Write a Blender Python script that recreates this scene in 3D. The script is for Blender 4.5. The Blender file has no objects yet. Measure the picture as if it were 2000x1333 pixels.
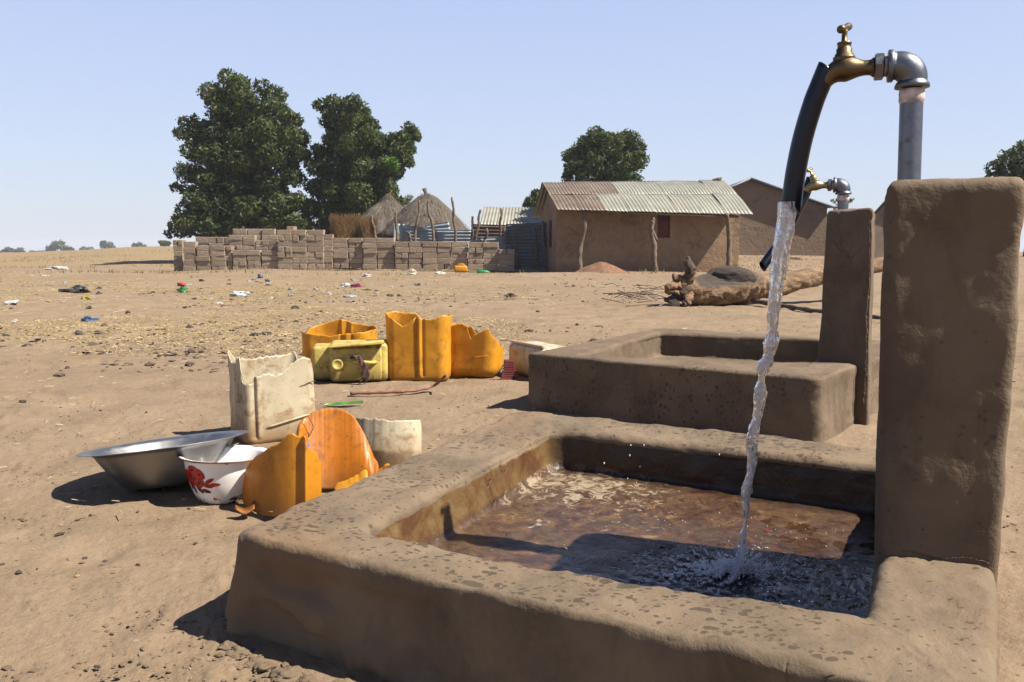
import bpy, bmesh, math, random
import numpy as np
from mathutils import Vector, Matrix, Euler
R = math.radians
rng = np.random.default_rng(7); random.seed(7)
S = bpy.context.scene
COL = S.collection
# ------------------------------------------------------------------ camera, sky, sun, exposure
FPX, HOR, CAMZ = 1650.0, 492.0, 0.65           # focal length and horizon row in a 2000 x 1333 frame
PITCH = math.atan((666.5-HOR)/FPX)
cam = bpy.data.cameras.new('camera'); co = bpy.data.objects.new('camera', cam); COL.objects.link(co)
cam.sensor_width = 36.0; cam.lens = 36.0*FPX/2000.0; cam.clip_start = 0.02; cam.clip_end = 6000
co.location = (0, 0, CAMZ); co.rotation_euler = (R(90)-PITCH, 0, 0); S.camera = co
SUN_EL = R(51); SUN_AZ = math.atan2(0.956, -0.293)      # clockwise from +Y
sdir = Vector((math.sin(SUN_AZ)*math.cos(SUN_EL), math.cos(SUN_AZ)*math.cos(SUN_EL), math.sin(SUN_EL)))
w = bpy.data.worlds.new('World'); S.world = w; w.use_nodes = True
wn = w.node_tree.nodes; wl = w.node_tree.links
bg = wn['Background']; sky = wn.new('ShaderNodeTexSky'); sky.sky_type = 'NISHITA'
sky.sun_disc = False; sky.sun_elevation = SUN_EL; sky.sun_rotation = SUN_AZ
sky.air_density = 1.0; sky.dust_density = 1.0; sky.ozone_density = 2.0; sky.altitude = 50
# dusty dry-season sky: the physical sky veiled by pale dust that thins toward the zenith
tcw = wn.new('ShaderNodeTexCoord'); sx = wn.new('ShaderNodeSeparateXYZ'); wl.new(tcw.outputs['Generated'], sx.inputs[0])
veil = wn.new('ShaderNodeValToRGB'); wl.new(sx.outputs[2], veil.inputs[0]); ve = veil.color_ramp.elements; ve.new(0.5); ve.new(0.5); ve.new(0.5)
for k, (q, c) in enumerate([(0.0, (.51, .53, .59)), (0.10, (.47, .53, .67)), (0.32, (.385, .46, .715)), (0.5, (.12, .17, .32)), (0.8, (.035, .055, .14))]): ve[k].position = q; ve[k].color = (*c, 1)
vs = wn.new('ShaderNodeVectorMath'); vs.operation = 'SCALE'; vs.inputs['Scale'].default_value = 5.5; wl.new(veil.outputs[0], vs.inputs[0])
tint = wn.new('ShaderNodeMix'); tint.data_type = 'RGBA'; tint.inputs[0].default_value = 0.85
wl.new(sky.outputs[0], tint.inputs[6]); wl.new(vs.outputs[0], tint.inputs[7]); wl.new(tint.outputs[2], bg.inputs[0]); bg.inputs[1].default_value = 0.1
sl = bpy.data.lights.new('sun', 'SUN'); sl.energy = 5.0; sl.angle = R(0.5); sl.color = (1.0, 0.93, 0.82)
so = bpy.data.objects.new('sun', sl); COL.objects.link(so); so.rotation_euler = sdir.to_track_quat('Z', 'Y').to_euler(); so.location = (5, -3, 8)
S.view_settings.view_transform = 'Standard'; S.view_settings.look = 'None'; S.view_settings.gamma = 1.0
S.view_settings.exposure = 1.22
S.cycles.max_bounces = 12; S.cycles.transmission_bounces = 10; S.cycles.transparent_max_bounces = 12
S.cycles.caustics_refractive = False; S.cycles.caustics_reflective = False
# ------------------------------------------------------------------ measuring helpers
cp, sp = math.cos(PITCH), math.sin(PITCH)
def ray(px, py):
    a = (px-1000)/FPX; b = (666.5-py)/FPX
    return Vector((a, cp + b*sp, -sp + b*cp))
def G(px, py, z=0.0):                 # point of height z seen at that place of the photograph
    r = ray(px, py); t = (z-CAMZ)/r.z; return Vector((0, 0, CAMZ)) + r*t
def D(px, py, y):                     # point at distance y seen at that place
    r = ray(px, py); t = y/r.y; return Vector((0, 0, CAMZ)) + r*t
def hsh(ix, iy, iz, s):
    h = (ix*374761393 + iy*668265263 + iz*2147483647 + s*1274126177) & 0xffffffff
    h = ((h ^ (h >> 13))*1274126177) & 0xffffffff
    h = ((h ^ (h >> 16))*2246822519) & 0xffffffff
    return ((h ^ (h >> 15)) & 0xffffff)/float(0xffffff)
def vnoise(p, s=0):
    p = np.asarray(p, dtype=np.float64); i = np.floor(p).astype(np.int64); f = p-i; u = f*f*f*(f*(f*6-15)+10)
    r = 0
    for dx in (0, 1):
        for dy in (0, 1):
            for dz in (0, 1):
                wt = (u[:, 0] if dx else 1-u[:, 0])*(u[:, 1] if dy else 1-u[:, 1])*(u[:, 2] if dz else 1-u[:, 2])
                r = r + wt*hsh(i[:, 0]+dx+1000, i[:, 1]+dy+1000, i[:, 2]+dz+1000, s)
    return r*2-1
def fbm(p, sc, octv=4, s=0, gain=0.5):
    p = np.asarray(p, dtype=np.float64)*sc; r = 0; a = 1
    for k in range(octv):
        r = r + a*vnoise(p+17.3*k, s+k); p = p*2.03; a *= gain
    return r
def sstep(a, b, x):
    t = np.clip((x-a)/(b-a), 0, 1); return t*t*(3-2*t)
def ghill(x, y):
    x = np.asarray(x, dtype=np.float64); y = np.asarray(y, dtype=np.float64)
    ys = np.maximum(y, 1.0); q = x/ys
    z = sstep(33, 75, y)*(0.50 + 0.58*sstep(-0.62, -0.40, q))*(1-sstep(-0.15, 0.05, q))
    z = z*(1-0.6*sstep(90, 260, y))
    z = z + 0.45*sstep(29, 37, y)*sstep(5.5, 9.0, x)
    return z
def gz(x, y):
    x = np.atleast_1d(np.asarray(x, dtype=np.float64)); y = np.atleast_1d(np.asarray(y, dtype=np.float64))
    p = np.stack([x, y, x*0], 1); r = np.hypot(x, y)
    z = ghill(x, y) + 0.05*fbm(p, 0.25, 3, 3)*sstep(4, 14, r)
    z = z + 0.006*fbm(p, 2.2, 3, 11)*(0.5+sstep(1, 5, r))
    return z
def gz1(x, y): return float(gz(x, y)[0])
# ------------------------------------------------------------------ object helpers
def link(o, parent=None):
    COL.objects.link(o)
    if parent is not None: o.parent = parent
    return o
def mesh(name, verts, faces, mat=None, parent=None, smooth=True, attrs=None):
    me = bpy.data.meshes.new(name)
    verts = np.asarray(verts, dtype=np.float64)
    me.from_pydata(verts.tolist() if len(verts) < 5000 else verts, [], faces if isinstance(faces, list) else faces.tolist())
    if smooth: me.polygons.foreach_set('use_smooth', [True]*len(me.polygons))
    if attrs:
        for k, v in attrs.items():
            if np.ndim(v) == 1:
                a = me.attributes.new(k, 'FLOAT', 'POINT'); a.data.foreach_set('value', np.asarray(v, dtype=np.float32))
    me.update()
    if mat is not None:
        for m in (mat if isinstance(mat, (list, tuple)) else [mat]): me.materials.append(m)
    return link(bpy.data.objects.new(name, me), parent)
def tag(o, label=None, cat=None, group=None, kind=None):
    if label: o['label'] = label
    if cat: o['category'] = cat
    if group: o['group'] = group
    if kind: o['kind'] = kind
    return o
def thing(name, label, cat, loc=(0, 0, 0), rz=0.0, group=None):
    o = bpy.data.objects.new(name, None); o.empty_display_size = 0.1; COL.objects.link(o)
    o.location = loc; o.rotation_euler = (0, 0, rz); return tag(o, label, cat, group)
def cx(p):     # parts built in world space under a thing whose empty sits elsewhere
    return Vector(p)
def localise(o):   # a part modelled in world coordinates: keep it in place under its moved parent
    p = o.parent; top = p
    m = Matrix.Identity(4); chain = []
    while top is not None: chain.append(top); top = top.parent
    for t in reversed(chain): m = m @ (Matrix.LocRotScale(t.location, t.rotation_euler, None))
    o.data.transform(m.inverted()); return o
def grid_faces(nu, nv, closed_u=False, off=0):
    a = np.arange(nu if closed_u else nu-1); b = np.arange(nv-1)
    A, B = np.meshgrid(a, b, indexing='ij'); A = A.ravel(); B = B.ravel(); A2 = (A+1) % nu
    return np.stack([A*nv+B, A2*nv+B, A2*nv+B+1, A*nv+B+1], 1)+off
def sweep(pts, rad, n=20, squash=None, cap=True, hexa=False):
    pts = [Vector(p) for p in pts]; N = len(pts)
    if not hasattr(rad, '__len__'): rad = [rad]*N
    V = []; up = None
    for i in range(N):
        t = (pts[min(i+1, N-1)]-pts[max(i-1, 0)]).normalized() if N > 1 else Vector((0, 0, 1))
        if i == 0:
            up = Vector((0, 0, 1)) if abs(t.z) < 0.9 else Vector((0, 1, 0))
        a = (up - t*up.dot(t)).normalized(); up = a; b = t.cross(a)
        for k in range(n):
            th = 2*math.pi*k/n
            V.append(pts[i] + (a*math.cos(th)+b*math.sin(th))*rad[i])
    F = []
    for i in range(N-1):
        for k in range(n):
            k2 = (k+1) % n; F.append((i*n+k, i*n+k2, (i+1)*n+k2, (i+1)*n+k))
    if cap: F.append(tuple(range(n-1, -1, -1))); F.append(tuple((N-1)*n+k for k in range(n)))
    return V, F
def lathe(prof, n=48, M=None):         # prof (r, z)
    V = []; F = []
    for r, z in prof:
        for k in range(n):
            th = 2*math.pi*k/n; V.append(Vector((r*math.cos(th), r*math.sin(th), z)))
    for i in range(len(prof)-1):
        for k in range(n):
            k2 = (k+1) % n; F.append((i*n+k, i*n+k2, (i+1)*n+k2, (i+1)*n+k))
    if M is not None: V = [M @ v for v in V]
    return V, F
def join(*vf):
    V = []; F = []
    for v, f in vf:
        o = len(V); V += [tuple(x) for x in v]; F += [tuple(i+o for i in q) for q in f]
    return V, F
def box(c, s, rz=0.0, jit=0.0):
    c = Vector(c); V = []
    for x in (-.5, .5):
        for y in (-.5, .5):
            for z in (-.5, .5):
                v = Vector((x*s[0], y*s[1], z*s[2]))
                if jit: v += Vector([random.uniform(-jit, jit) for _ in range(3)])
                v.rotate(Euler((0, 0, rz))); V.append(v+c)
    return V, [(0, 1, 3, 2), (4, 6, 7, 5), (0, 4, 5, 1), (2, 3, 7, 6), (0, 2, 6, 4), (1, 5, 7, 3)]
def spline(P, n):
    P = [Vector(p) for p in P]; out = []
    m = len(P)-1
    for i in range(n):
        t = i/(n-1)*m; k = min(int(t), m-1); u = t-k
        p0 = P[max(k-1, 0)]; p1 = P[k]; p2 = P[k+1]; p3 = P[min(k+2, m)]
        out.append(0.5*((2*p1)+(p2-p0)*u+(2*p0-5*p1+4*p2-p3)*u*u+(3*p1-p0-3*p2+p3)*u**3))
    return out
def bevel(o, wd, seg=2):
    m = o.modifiers.new('b', 'BEVEL'); m.width = wd; m.segments = seg; m.limit_method = 'ANGLE'; return o
def solid(o, t):
    m = o.modifiers.new('s', 'SOLIDIFY'); m.thickness = t; m.offset = 0; return o
# ------------------------------------------------------------------ materials
class NT:
    def __init__(s, name):
        s.m = bpy.data.materials.new(name); s.m.use_nodes = True; s.t = s.m.node_tree; s.n = s.t.nodes
        s.p = s.n['Principled BSDF']; s.out = s.n['Material Output']; s.tc = s.n.new('ShaderNodeTexCoord')
        s.geo = s.n.new('ShaderNodeNewGeometry')
    def L(s, a, b): s.t.links.new(a, b)
    def put(s, sock, v):
        if hasattr(v, 'is_linked') or hasattr(v, 'links'): s.L(v, sock)
        elif isinstance(v, (tuple, list)) and len(v) == 3 and sock.type == 'RGBA': sock.default_value = (*v, 1)
        else: sock.default_value = v
    def mapv(s, scale=(1, 1, 1), vec=None, rot=(0, 0, 0)):
        m = s.n.new('ShaderNodeMapping'); m.inputs['Scale'].default_value = scale; m.inputs['Rotation'].default_value = rot
        s.L(vec or s.tc.outputs['Object'], m.inputs['Vector']); return m.outputs[0]
    def noise(s, scale, detail=4, rough=0.55, vec=None, dist=0.0):
        m = s.n.new('ShaderNodeTexNoise'); m.inputs['Scale'].default_value = scale; m.inputs['Detail'].default_value = detail
        m.inputs['Roughness'].default_value = rough; m.inputs['Distortion'].default_value = dist
        s.L(vec or s.tc.outputs['Object'], m.inputs['Vector']); return m.outputs['Fac']
    def noisec(s, scale, detail=3, vec=None):
        m = s.n.new('ShaderNodeTexNoise'); m.inputs['Scale'].default_value = scale; m.inputs['Detail'].default_value = detail
        s.L(vec or s.tc.outputs['Object'], m.inputs['Vector']); return m.outputs['Color']
    def vor(s, scale, vec=None, feat='F1', rand=1.0):
        m = s.n.new('ShaderNodeTexVoronoi'); m.feature = feat; m.inputs['Scale'].default_value = scale; m.inputs['Randomness'].default_value = rand
        s.L(vec or s.tc.outputs['Object'], m.inputs['Vector']); return m
    def math(s, op, a, b=0.0, c=None, clamp=False):
        m = s.n.new('ShaderNodeMath'); m.operation = op; m.use_clamp = clamp; s.put(m.inputs[0], a); s.put(m.inputs[1], b)
        if c is not None: s.put(m.inputs[2], c)
        return m.outputs[0]
    def rng(s, v, a, b, c=0.0, d=1.0):
        m = s.n.new('ShaderNodeMapRange'); m.interpolation_type = 'SMOOTHSTEP'; s.put(m.inputs[0], v)
        for i, q in enumerate((a, b, c, d)): m.inputs[i+1].default_value = q
        return m.outputs[0]
    def mix(s, f, a, b, mode='MIX'):
        m = s.n.new('ShaderNodeMix'); m.data_type = 'RGBA'; m.blend_type = mode
        s.put(m.inputs[0], f); s.put(m.inputs[6], a); s.put(m.inputs[7], b); return m.outputs[2]
    def ramp(s, f, stops):
        m = s.n.new('ShaderNodeValToRGB'); s.L(f, m.inputs[0]); e = m.color_ramp.elements
        while len(e) < len(stops): e.new(0.5)
        for k, (q, c) in enumerate(stops): e[k].position = q; e[k].color = (*c, 1)
        return m.outputs[0]
    def attr(s, name):
        m = s.n.new('ShaderNodeAttribute'); m.attribute_name = name; return m.outputs['Fac']
    def rand(s):
        return s.n.new('ShaderNodeObjectInfo').outputs['Random']
    def sep(s, vec):
        m = s.n.new('ShaderNodeSeparateXYZ'); s.L(vec, m.inputs[0]); return m.outputs
    def bump(s, h, dist=0.01, st=1.0, nrm=None):
        m = s.n.new('ShaderNodeBump'); m.inputs['Strength'].default_value = st; m.inputs['Distance'].default_value = dist
        s.L(h, m.inputs['Height'])
        if nrm is not None: s.L(nrm, m.inputs['Normal'])
        return m.outputs[0]
    def fin(s, col=None, rough=None, nrm=None, metal=None, **kw):
        if col is not None: s.put(s.p.inputs['Base Color'], col)
        if rough is not None: s.put(s.p.inputs['Roughness'], rough)
        if nrm is not None: s.L(nrm, s.p.inputs['Normal'])
        if metal is not None: s.put(s.p.inputs['Metallic'], metal)
        for k, v in kw.items(): s.put(s.p.inputs[k], v)
        return s.m
def simple(name, col, rough=0.6, metal=0.0, var=0.25, scale=6.0, bumpd=0.0, spec=0.5):
    col = tuple(x*AL for x in col)
    t = NT(name); n = t.noise(scale, 5, 0.6)
    c = t.mix(t.rng(n, 0.3, 0.7), tuple(x*(1-var) for x in col), tuple(min(1, x*(1+var)) for x in col))
    nr = t.bump(t.noise(scale*5, 4), bumpd) if bumpd else None
    m = t.fin(c, rough, nr, metal); t.p.inputs['Specular IOR Level'].default_value = spec; return m
def mat_ground():
    t = NT('dry_earth'); P = t.tc.outputs['Object']
    big = t.noise(0.35, 5, 0.6); mid = t.noise(3.2, 6, 0.62); fine = t.noise(60, 6, 0.7)
    c = t.mix(t.rng(big, 0.35, 0.68), (0.178, 0.127, 0.081), (0.217, 0.159, 0.106))
    c = t.mix(t.rng(mid, 0.42, 0.72), c, (0.140, 0.098, 0.062))
    c = t.mix(t.rng(fine, 0.35, 0.75, 0, 0.5), c, (0.235, 0.175, 0.118))
    # straw chaff on the littered patch
    st = t.attr('straw'); ch = t.rng(t.noise(24, 5, 0.75, t.mapv((1, 0.6, 1))), 0.50, 0.60)
    c = t.mix(t.math('MULTIPLY', st, ch), c, (0.235, 0.175, 0.085))
    ch2 = t.rng(t.noise(15, 4, 0.8, t.mapv((1, 0.6, 1), rot=(0, 0, 0.6))), 0.58, 0.66)
    c = t.mix(t.math('MULTIPLY', t.math('ADD', st, 0.25, clamp=True), ch2), c, (0.115, 0.085, 0.055))
    sp_ = t.vor(38, P); s1 = t.math('LESS_THAN', sp_.outputs['Distance'], t.math('MULTIPLY', t.sep(sp_.outputs['Color'])[0], 0.16))
    c = t.mix(t.math('MULTIPLY', s1, 0.8), c, (0.09, 0.063, 0.045))
    gr = t.attr('grass'); c = t.mix(t.math('MULTIPLY', gr, t.rng(t.noise(1.2, 6, 0.7), 0.3, 0.7, 0.5, 1)), c, (0.205, 0.148, 0.078))
    cr = t.vor(7.5, t.mapv((1, 1, 1)), 'DISTANCE_TO_EDGE'); 
    b = t.math('ADD', t.math('MULTIPLY', t.noise(14, 8, 0.68), 1.0), t.math('MULTIPLY', t.noise(95, 5, 0.7), 0.22))
    nb = t.bump(b, 0.014, 0.9); nb = t.bump(t.noise(4.5, 4, 0.6), 0.02, 0.5, nb)
    t.p.inputs['Specular IOR Level'].default_value = 0.15
    return t.fin(c, 0.95, nb)
def mat_mud(name, base=(0.126, 0.092, 0.060), spots=1.0, wetness=True):
    t = NT(name); P = t.tc.outputs['Object']
    n = t.noise(5, 6, 0.6); f = t.noise(70, 5, 0.7)
    dk = tuple(x*0.74 for x in base); lt = tuple(min(1, x*1.28) for x in base)
    c = t.mix(t.rng(n, 0.3, 0.7), dk, lt); c = t.mix(t.rng(f, 0.35, 0.7, 0, 0.35), c, lt)
    c = t.mix(t.rng(t.noise(2.1, 5, 0.6, dist=0.6), 0.52, 0.70, 0, 0.6), c, (base[0]*1.15, base[1]*0.98, base[2]*0.84))
    sp_ = None; up = t.sep(t.geo.outputs['Normal'])[2]
    if spots:
        vec = t.mapv((1, 1, 1), t.mix(0.022, P, t.noisec(22, 3)))
        tot = 0.0
        upm = t.rng(up, 0.45, 0.8)
        lown = t.rng(t.noise(2.6, 4, 0.6), 0.35, 0.68, 0.0, 0.42)
        for sc, k, top in ((14, 0.22, 1), (30, 0.26, 1), (55, 0.34, 1), (85, 0.34, 1), (36, 0.22, 0), (70, 0.32, 0)):
            v = t.vor(sc, t.mapv((1.0, 1.6 if top else 1.0, 1.0), vec, rot=(0, 0, 0.5+sc))); r0 = t.sep(v.outputs['Color'])[0]
            thr = t.math('MULTIPLY', t.math('SUBTRACT', r0, t.math('ADD', lown, 0.22)), k*2.0)
            sp1 = t.rng(t.math('SUBTRACT', thr, v.outputs['Distance']), 0.0, 0.05)
            if top: sp1 = t.math('MULTIPLY', sp1, upm)
            tot = t.math('MAXIMUM', tot, sp1)
        sm = t.math('MULTIPLY', tot, t.attr('spot'))
        c = t.mix(t.math('MULTIPLY', sm, 0.85*spots), c, tuple(x*0.40 for x in base)); sp_ = sm
    rough = 0.92
    b = t.math('ADD', t.noise(28, 6, 0.65), t.math('MULTIPLY', t.noise(150, 4, 0.7), 0.25))
    nb = t.bump(b, 0.0035, 0.9); nb = t.bump(t.noise(7, 6, 0.62, dist=0.6), 0.009, 0.8, nb)
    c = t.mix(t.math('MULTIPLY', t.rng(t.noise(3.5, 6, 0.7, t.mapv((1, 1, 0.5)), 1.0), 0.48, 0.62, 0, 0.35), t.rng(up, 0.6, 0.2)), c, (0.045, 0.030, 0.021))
    cv = t.vor(6.0, t.mapv((1, 1, 0.55), t.mix(0.12, P, t.noisec(7, 4))), 'DISTANCE_TO_EDGE')
    crack = t.math('MULTIPLY', t.math('SUBTRACT', 1.0, t.rng(cv.outputs['Distance'], 0.0, 0.012)), t.rng(t.noise(3.3, 3), 0.60, 0.68), ); crack = t.math('MULTIPLY', crack, t.rng(up, 0.7, 0.4))
    nb = t.bump(t.math('MULTIPLY', crack, -1.0), 0.004, 0.8, nb); c = t.mix(t.math('MULTIPLY', crack, 0.35), c, (0.05, 0.035, 0.025))
    if wetness:
        wt = t.attr('wet'); edge = t.noise(26, 5, 0.7, t.mapv((1, 1, 0.35)))
        wm = t.rng(t.math('ADD', wt, t.math('MULTIPLY', t.math('SUBTRACT', edge, 0.5), 0.9)), 0.44, 0.54)
        alg = t.ramp(t.noise(7.5, 6, 0.7, dist=0.8), [(0.30, (0.035, 0.017, 0.010)), (0.45, (0.095, 0.046, 0.020)), (0.56, (0.125, 0.080, 0.034)), (0.72, (0.155, 0.118, 0.062))])
        flo = t.ramp(t.noise(13, 9, 0.8, dist=1.0), [(0.34, (0.016, 0.008, 0.006)), (0.45, (0.050, 0.026, 0.016)), (0.53, (0.080, 0.045, 0.026)), (0.60, (0.120, 0.066, 0.022)), (0.70, (0.26, 0.19, 0.12))])
        flo = t.mix(t.rng(t.noise(4.0, 5, 0.7, dist=0.8), 0.40, 0.62, 0, 0.6), flo, t.ramp(t.noise(40, 6, 0.8), [(0.38, (0.034, 0.022, 0.015)), (0.62, (0.100, 0.070, 0.045))]))
        red = t.rng(t.noise(38, 3), 0.66, 0.72, 0, 0.7); flo = t.mix(red, flo, (0.16, 0.02, 0.015))
        flk = t.rng(t.math('ADD', t.noise(26, 7, 0.8, t.mapv((1, 1, 1)), 1.0), t.math('MULTIPLY', t.attr('lime'), 0.16)), 0.62, 0.70)
        flo = t.mix(t.math('MULTIPLY', flk, 0.85), flo, (0.30, 0.24, 0.165))
        wc = t.mix(t.attr('floor'), alg, flo)
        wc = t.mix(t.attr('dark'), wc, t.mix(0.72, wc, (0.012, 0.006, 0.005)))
        c = t.mix(wm, c, wc); 
        rough = t.math('SUBTRACT', 0.92, t.math('MULTIPLY', wm, t.rng(t.noise(13, 5), 0.3, 0.7, 0.45, 0.72)))
    t.p.inputs['Specular IOR Level'].default_value = 0.3
    return t.fin(c, rough, nb)
def mat_plastic(name, col, dirt=(0.10, 0.055, 0.02), dirty=0.5, trans=0.35, low=0.12):
    col = tuple(x*AL for x in col)
    t = NT(name); P = t.tc.outputs['Object']
    n = t.noise(7, 6, 0.65, t.mapv((1, 1, 0.6))); c = t.mix(t.rng(n, 0.3, 0.75), tuple(x*0.86 for x in col), tuple(min(1, x*1.08) for x in col))
    c = t.mix(t.math('MULTIPLY', t.rng(t.noise(16, 7, 0.75, dist=0.5), 0.45, 0.70), dirty), c, dirt)
    c = t.mix(t.math('MULTIPLY', t.rng(t.noise(85, 3, 0.6), 0.66, 0.72), dirty), c, tuple(x*0.6 for x in dirt))
    z = t.sep(P)[2]; c = t.mix(t.math('MULTIPLY', t.rng(t.math('ADD', z, t.math('MULTIPLY', t.noise(14, 4), 0.06)), low, 0.02), dirty), c, dirt)
    nb = t.bump(t.noise(9, 4), 0.004, 0.6); nb = t.bump(t.noise(180, 3), 0.0004, 0.5, nb)
    t.fin(c, t.rng(t.noise(20, 5), 0.3, 0.7, 0.38, 0.62), nb)
    tr = t.n.new('ShaderNodeBsdfTranslucent'); t.put(tr.inputs[0], c); mx = t.n.new('ShaderNodeMixShader'); mx.inputs[0].default_value = trans
    t.L(t.p.outputs[0], mx.inputs[1]); t.L(tr.outputs[0], mx.inputs[2]); t.L(mx.outputs[0], t.out.inputs[0]); return t.m
def mat_metal(name, col, rough=0.35, dirt=(0.06, 0.045, 0.035), da=0.35, scale=30):
    t = NT(name); d = t.rng(t.noise(scale, 6, 0.7), 0.5, 0.75, 0, da)
    c = t.mix(d, t.mix(t.rng(t.noise(scale*0.3, 4), 0.35, 0.65), tuple(x*0.8 for x in col), col), dirt)
    nb = t.bump(t.noise(scale*3, 4, 0.6), 0.0008, 0.7)
    return t.fin(c, t.math('ADD', rough, t.math('MULTIPLY', d, 0.5)), nb, t.math('SUBTRACT', 1.0, d))
def mat_leaf(name, a, b, trans=0.25):
    t = NT(name); g = t.attr('tone')
    c = t.ramp(g, [(0.0, a), (0.55, tuple((x+y)/2 for x, y in zip(a, b))), (0.86, b), (1.0, (b[0]*1.8, b[1]*1.0, b[2]*0.9))])
    t.fin(c, 0.6); t.p.inputs['Specular IOR Level'].default_value = 0.25
    tr = t.n.new('ShaderNodeBsdfTranslucent'); t.put(tr.inputs[0], t.mix(0.35, c, (0.10, 0.16, 0.02))); mx = t.n.new('ShaderNodeMixShader'); mx.inputs[0].default_value = trans
    t.L(t.p.outputs[0], mx.inputs[1]); t.L(tr.outputs[0], mx.inputs[2]); t.L(mx.outputs[0], t.out.inputs[0]); return t.m
def mat_thatch(name, a, b):
    a = tuple(x*AL for x in a); b = tuple(x*AL for x in b)
    t = NT(name); v = t.mapv((9, 9, 1.2))
    n = t.noise(5, 6, 0.75, v); k = t.noise(1.6, 4, 0.6)
    c = t.mix(t.rng(n, 0.35, 0.68), a, b); c = t.mix(t.rng(k, 0.45, 0.7, 0, 0.6), c, tuple(x*0.55 for x in b))
    return t.fin(c, 0.95, t.bump(n, 0.05, 1.0))
def mat_wall(name, a, b, blot=(0.09, 0.065, 0.045)):
    a = tuple(x*AL for x in a); b = tuple(x*AL for x in b)
    t = NT(name); c = t.mix(t.rng(t.noise(0.9, 6, 0.65), 0.35, 0.65), a, b)
    c = t.mix(t.rng(t.noise(1.7, 6, 0.7, dist=0.8), 0.52, 0.68, 0, 0.75), c, blot)
    c = t.mix(t.rng(t.noise(9, 5, 0.7), 0.45, 0.75, 0, 0.5), c, tuple(x*1.25 for x in a))
    z = t.sep(t.tc.outputs['Object'])[2]
    c = t.mix(t.rng(t.math('ADD', z, t.math('MULTIPLY', t.noise(2.5, 4), 0.5)), 0.65, 0.25, 0, 0.55), c, (0.17, 0.085, 0.045))
    cv = t.vor(0.9, t.mix(0.25, t.tc.outputs['Object'], t.noisec(1.5, 5)), 'DISTANCE_TO_EDGE')
    ck = t.math('MULTIPLY', t.math('SUBTRACT', 1.0, t.rng(cv.outputs['Distance'], 0.0, 0.012)), t.rng(t.noise(0.8, 2), 0.48, 0.56))
    c = t.mix(t.math('MULTIPLY', ck, 0.6), c, (0.05, 0.035, 0.025))
    return t.fin(c, 0.95, t.bump(t.noise(6, 7, 0.7), 0.05, 0.8))
M = {}
AL = 0.86                                       # calibration of base colours to the exposure
M['ground'] = mat_ground()
M['mud'] = mat_mud('mud_plaster'); M['mud_dry'] = mat_mud('mud_plaster_dry', (0.112, 0.081, 0.053), 1.0, False)
M['orange'] = mat_plastic('orange_plastic', (0.80, 0.37, 0.022), (0.28, 0.12, 0.018), 0.75, 0.32)
M['orange_deep'] = mat_plastic('deep_orange_plastic', (0.64, 0.21, 0.010), (0.16, 0.058, 0.012), 0.75, 0.38)
M['white_pl'] = mat_plastic('cream_plastic', (0.60, 0.52, 0.36), (0.25, 0.145, 0.065), 0.95, 0.2, 0.16)
M['orange_dull'] = mat_plastic('faded_orange_plastic', (0.70, 0.29, 0.018), (0.24, 0.09, 0.015), 0.7, 0.30)
M['yellow_pl'] = mat_plastic('pale_yellow_plastic', (0.68, 0.53, 0.14), (0.13, 0.085, 0.03), 1.0, 0.2)
M['brass'] = mat_metal('brass', (0.145, 0.105, 0.060), 0.44, (0.05, 0.033, 0.02), 0.7, 40)
M['brass_new'] = mat_metal('bright_brass', (0.33, 0.275, 0.14), 0.42, (0.12, 0.08, 0.04), 0.5, 40)
M['galv'] = mat_metal('galvanised_iron', (0.17, 0.18, 0.20), 0.40, (0.05, 0.048, 0.05), 0.6, 42)
M['alu'] = mat_metal('aluminium', (0.27, 0.272, 0.28), 0.48, (0.22, 0.18, 0.14), 0.35, 12)
M['hose'] = simple('black_rubber_hose', (0.004, 0.006, 0.014), 0.28, 0, 0.4, 20, 0.0005, 0.35)
M['tape'] = simple('thread_tape', (0.50, 0.42, 0.38), 0.6, 0, 0.4, 60, 0.0008)
M['bark'] = simple('bark', (0.11, 0.08, 0.055), 0.95, 0, 0.5, 9, 0.02)
M['post'] = simple('weathered_pole_wood', (0.14, 0.10, 0.07), 0.95, 0, 0.4, 10, 0.01)
M['mango'] = mat_leaf('mango_leaf', (0.014, 0.030, 0.007), (0.105, 0.128, 0.040))
M['mango2'] = mat_leaf('bright_leaf', (0.05, 0.12, 0.012), (0.10, 0.20, 0.03))
M['scrub'] = mat_leaf('savanna_leaf', (0.06, 0.085, 0.04), (0.13, 0.14, 0.07))
M['thatch'] = mat_thatch('grey_thatch', (0.22, 0.18, 0.14), (0.085, 0.069, 0.054))
M['straw'] = mat_thatch('golden_straw', (0.33, 0.19, 0.06), (0.12, 0.06, 0.018))
M['housewall'] = mat_wall('tan_mud_wall', (0.30, 0.20, 0.115), (0.22, 0.145, 0.085))
M['housewall2'] = mat_wall('brown_mud_wall', (0.205, 0.142, 0.095), (0.16, 0.112, 0.075))
M['farwall'] = simple('grey_mud_wall', (0.20, 0.15, 0.11), 0.95, 0, 0.2, 2)
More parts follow.
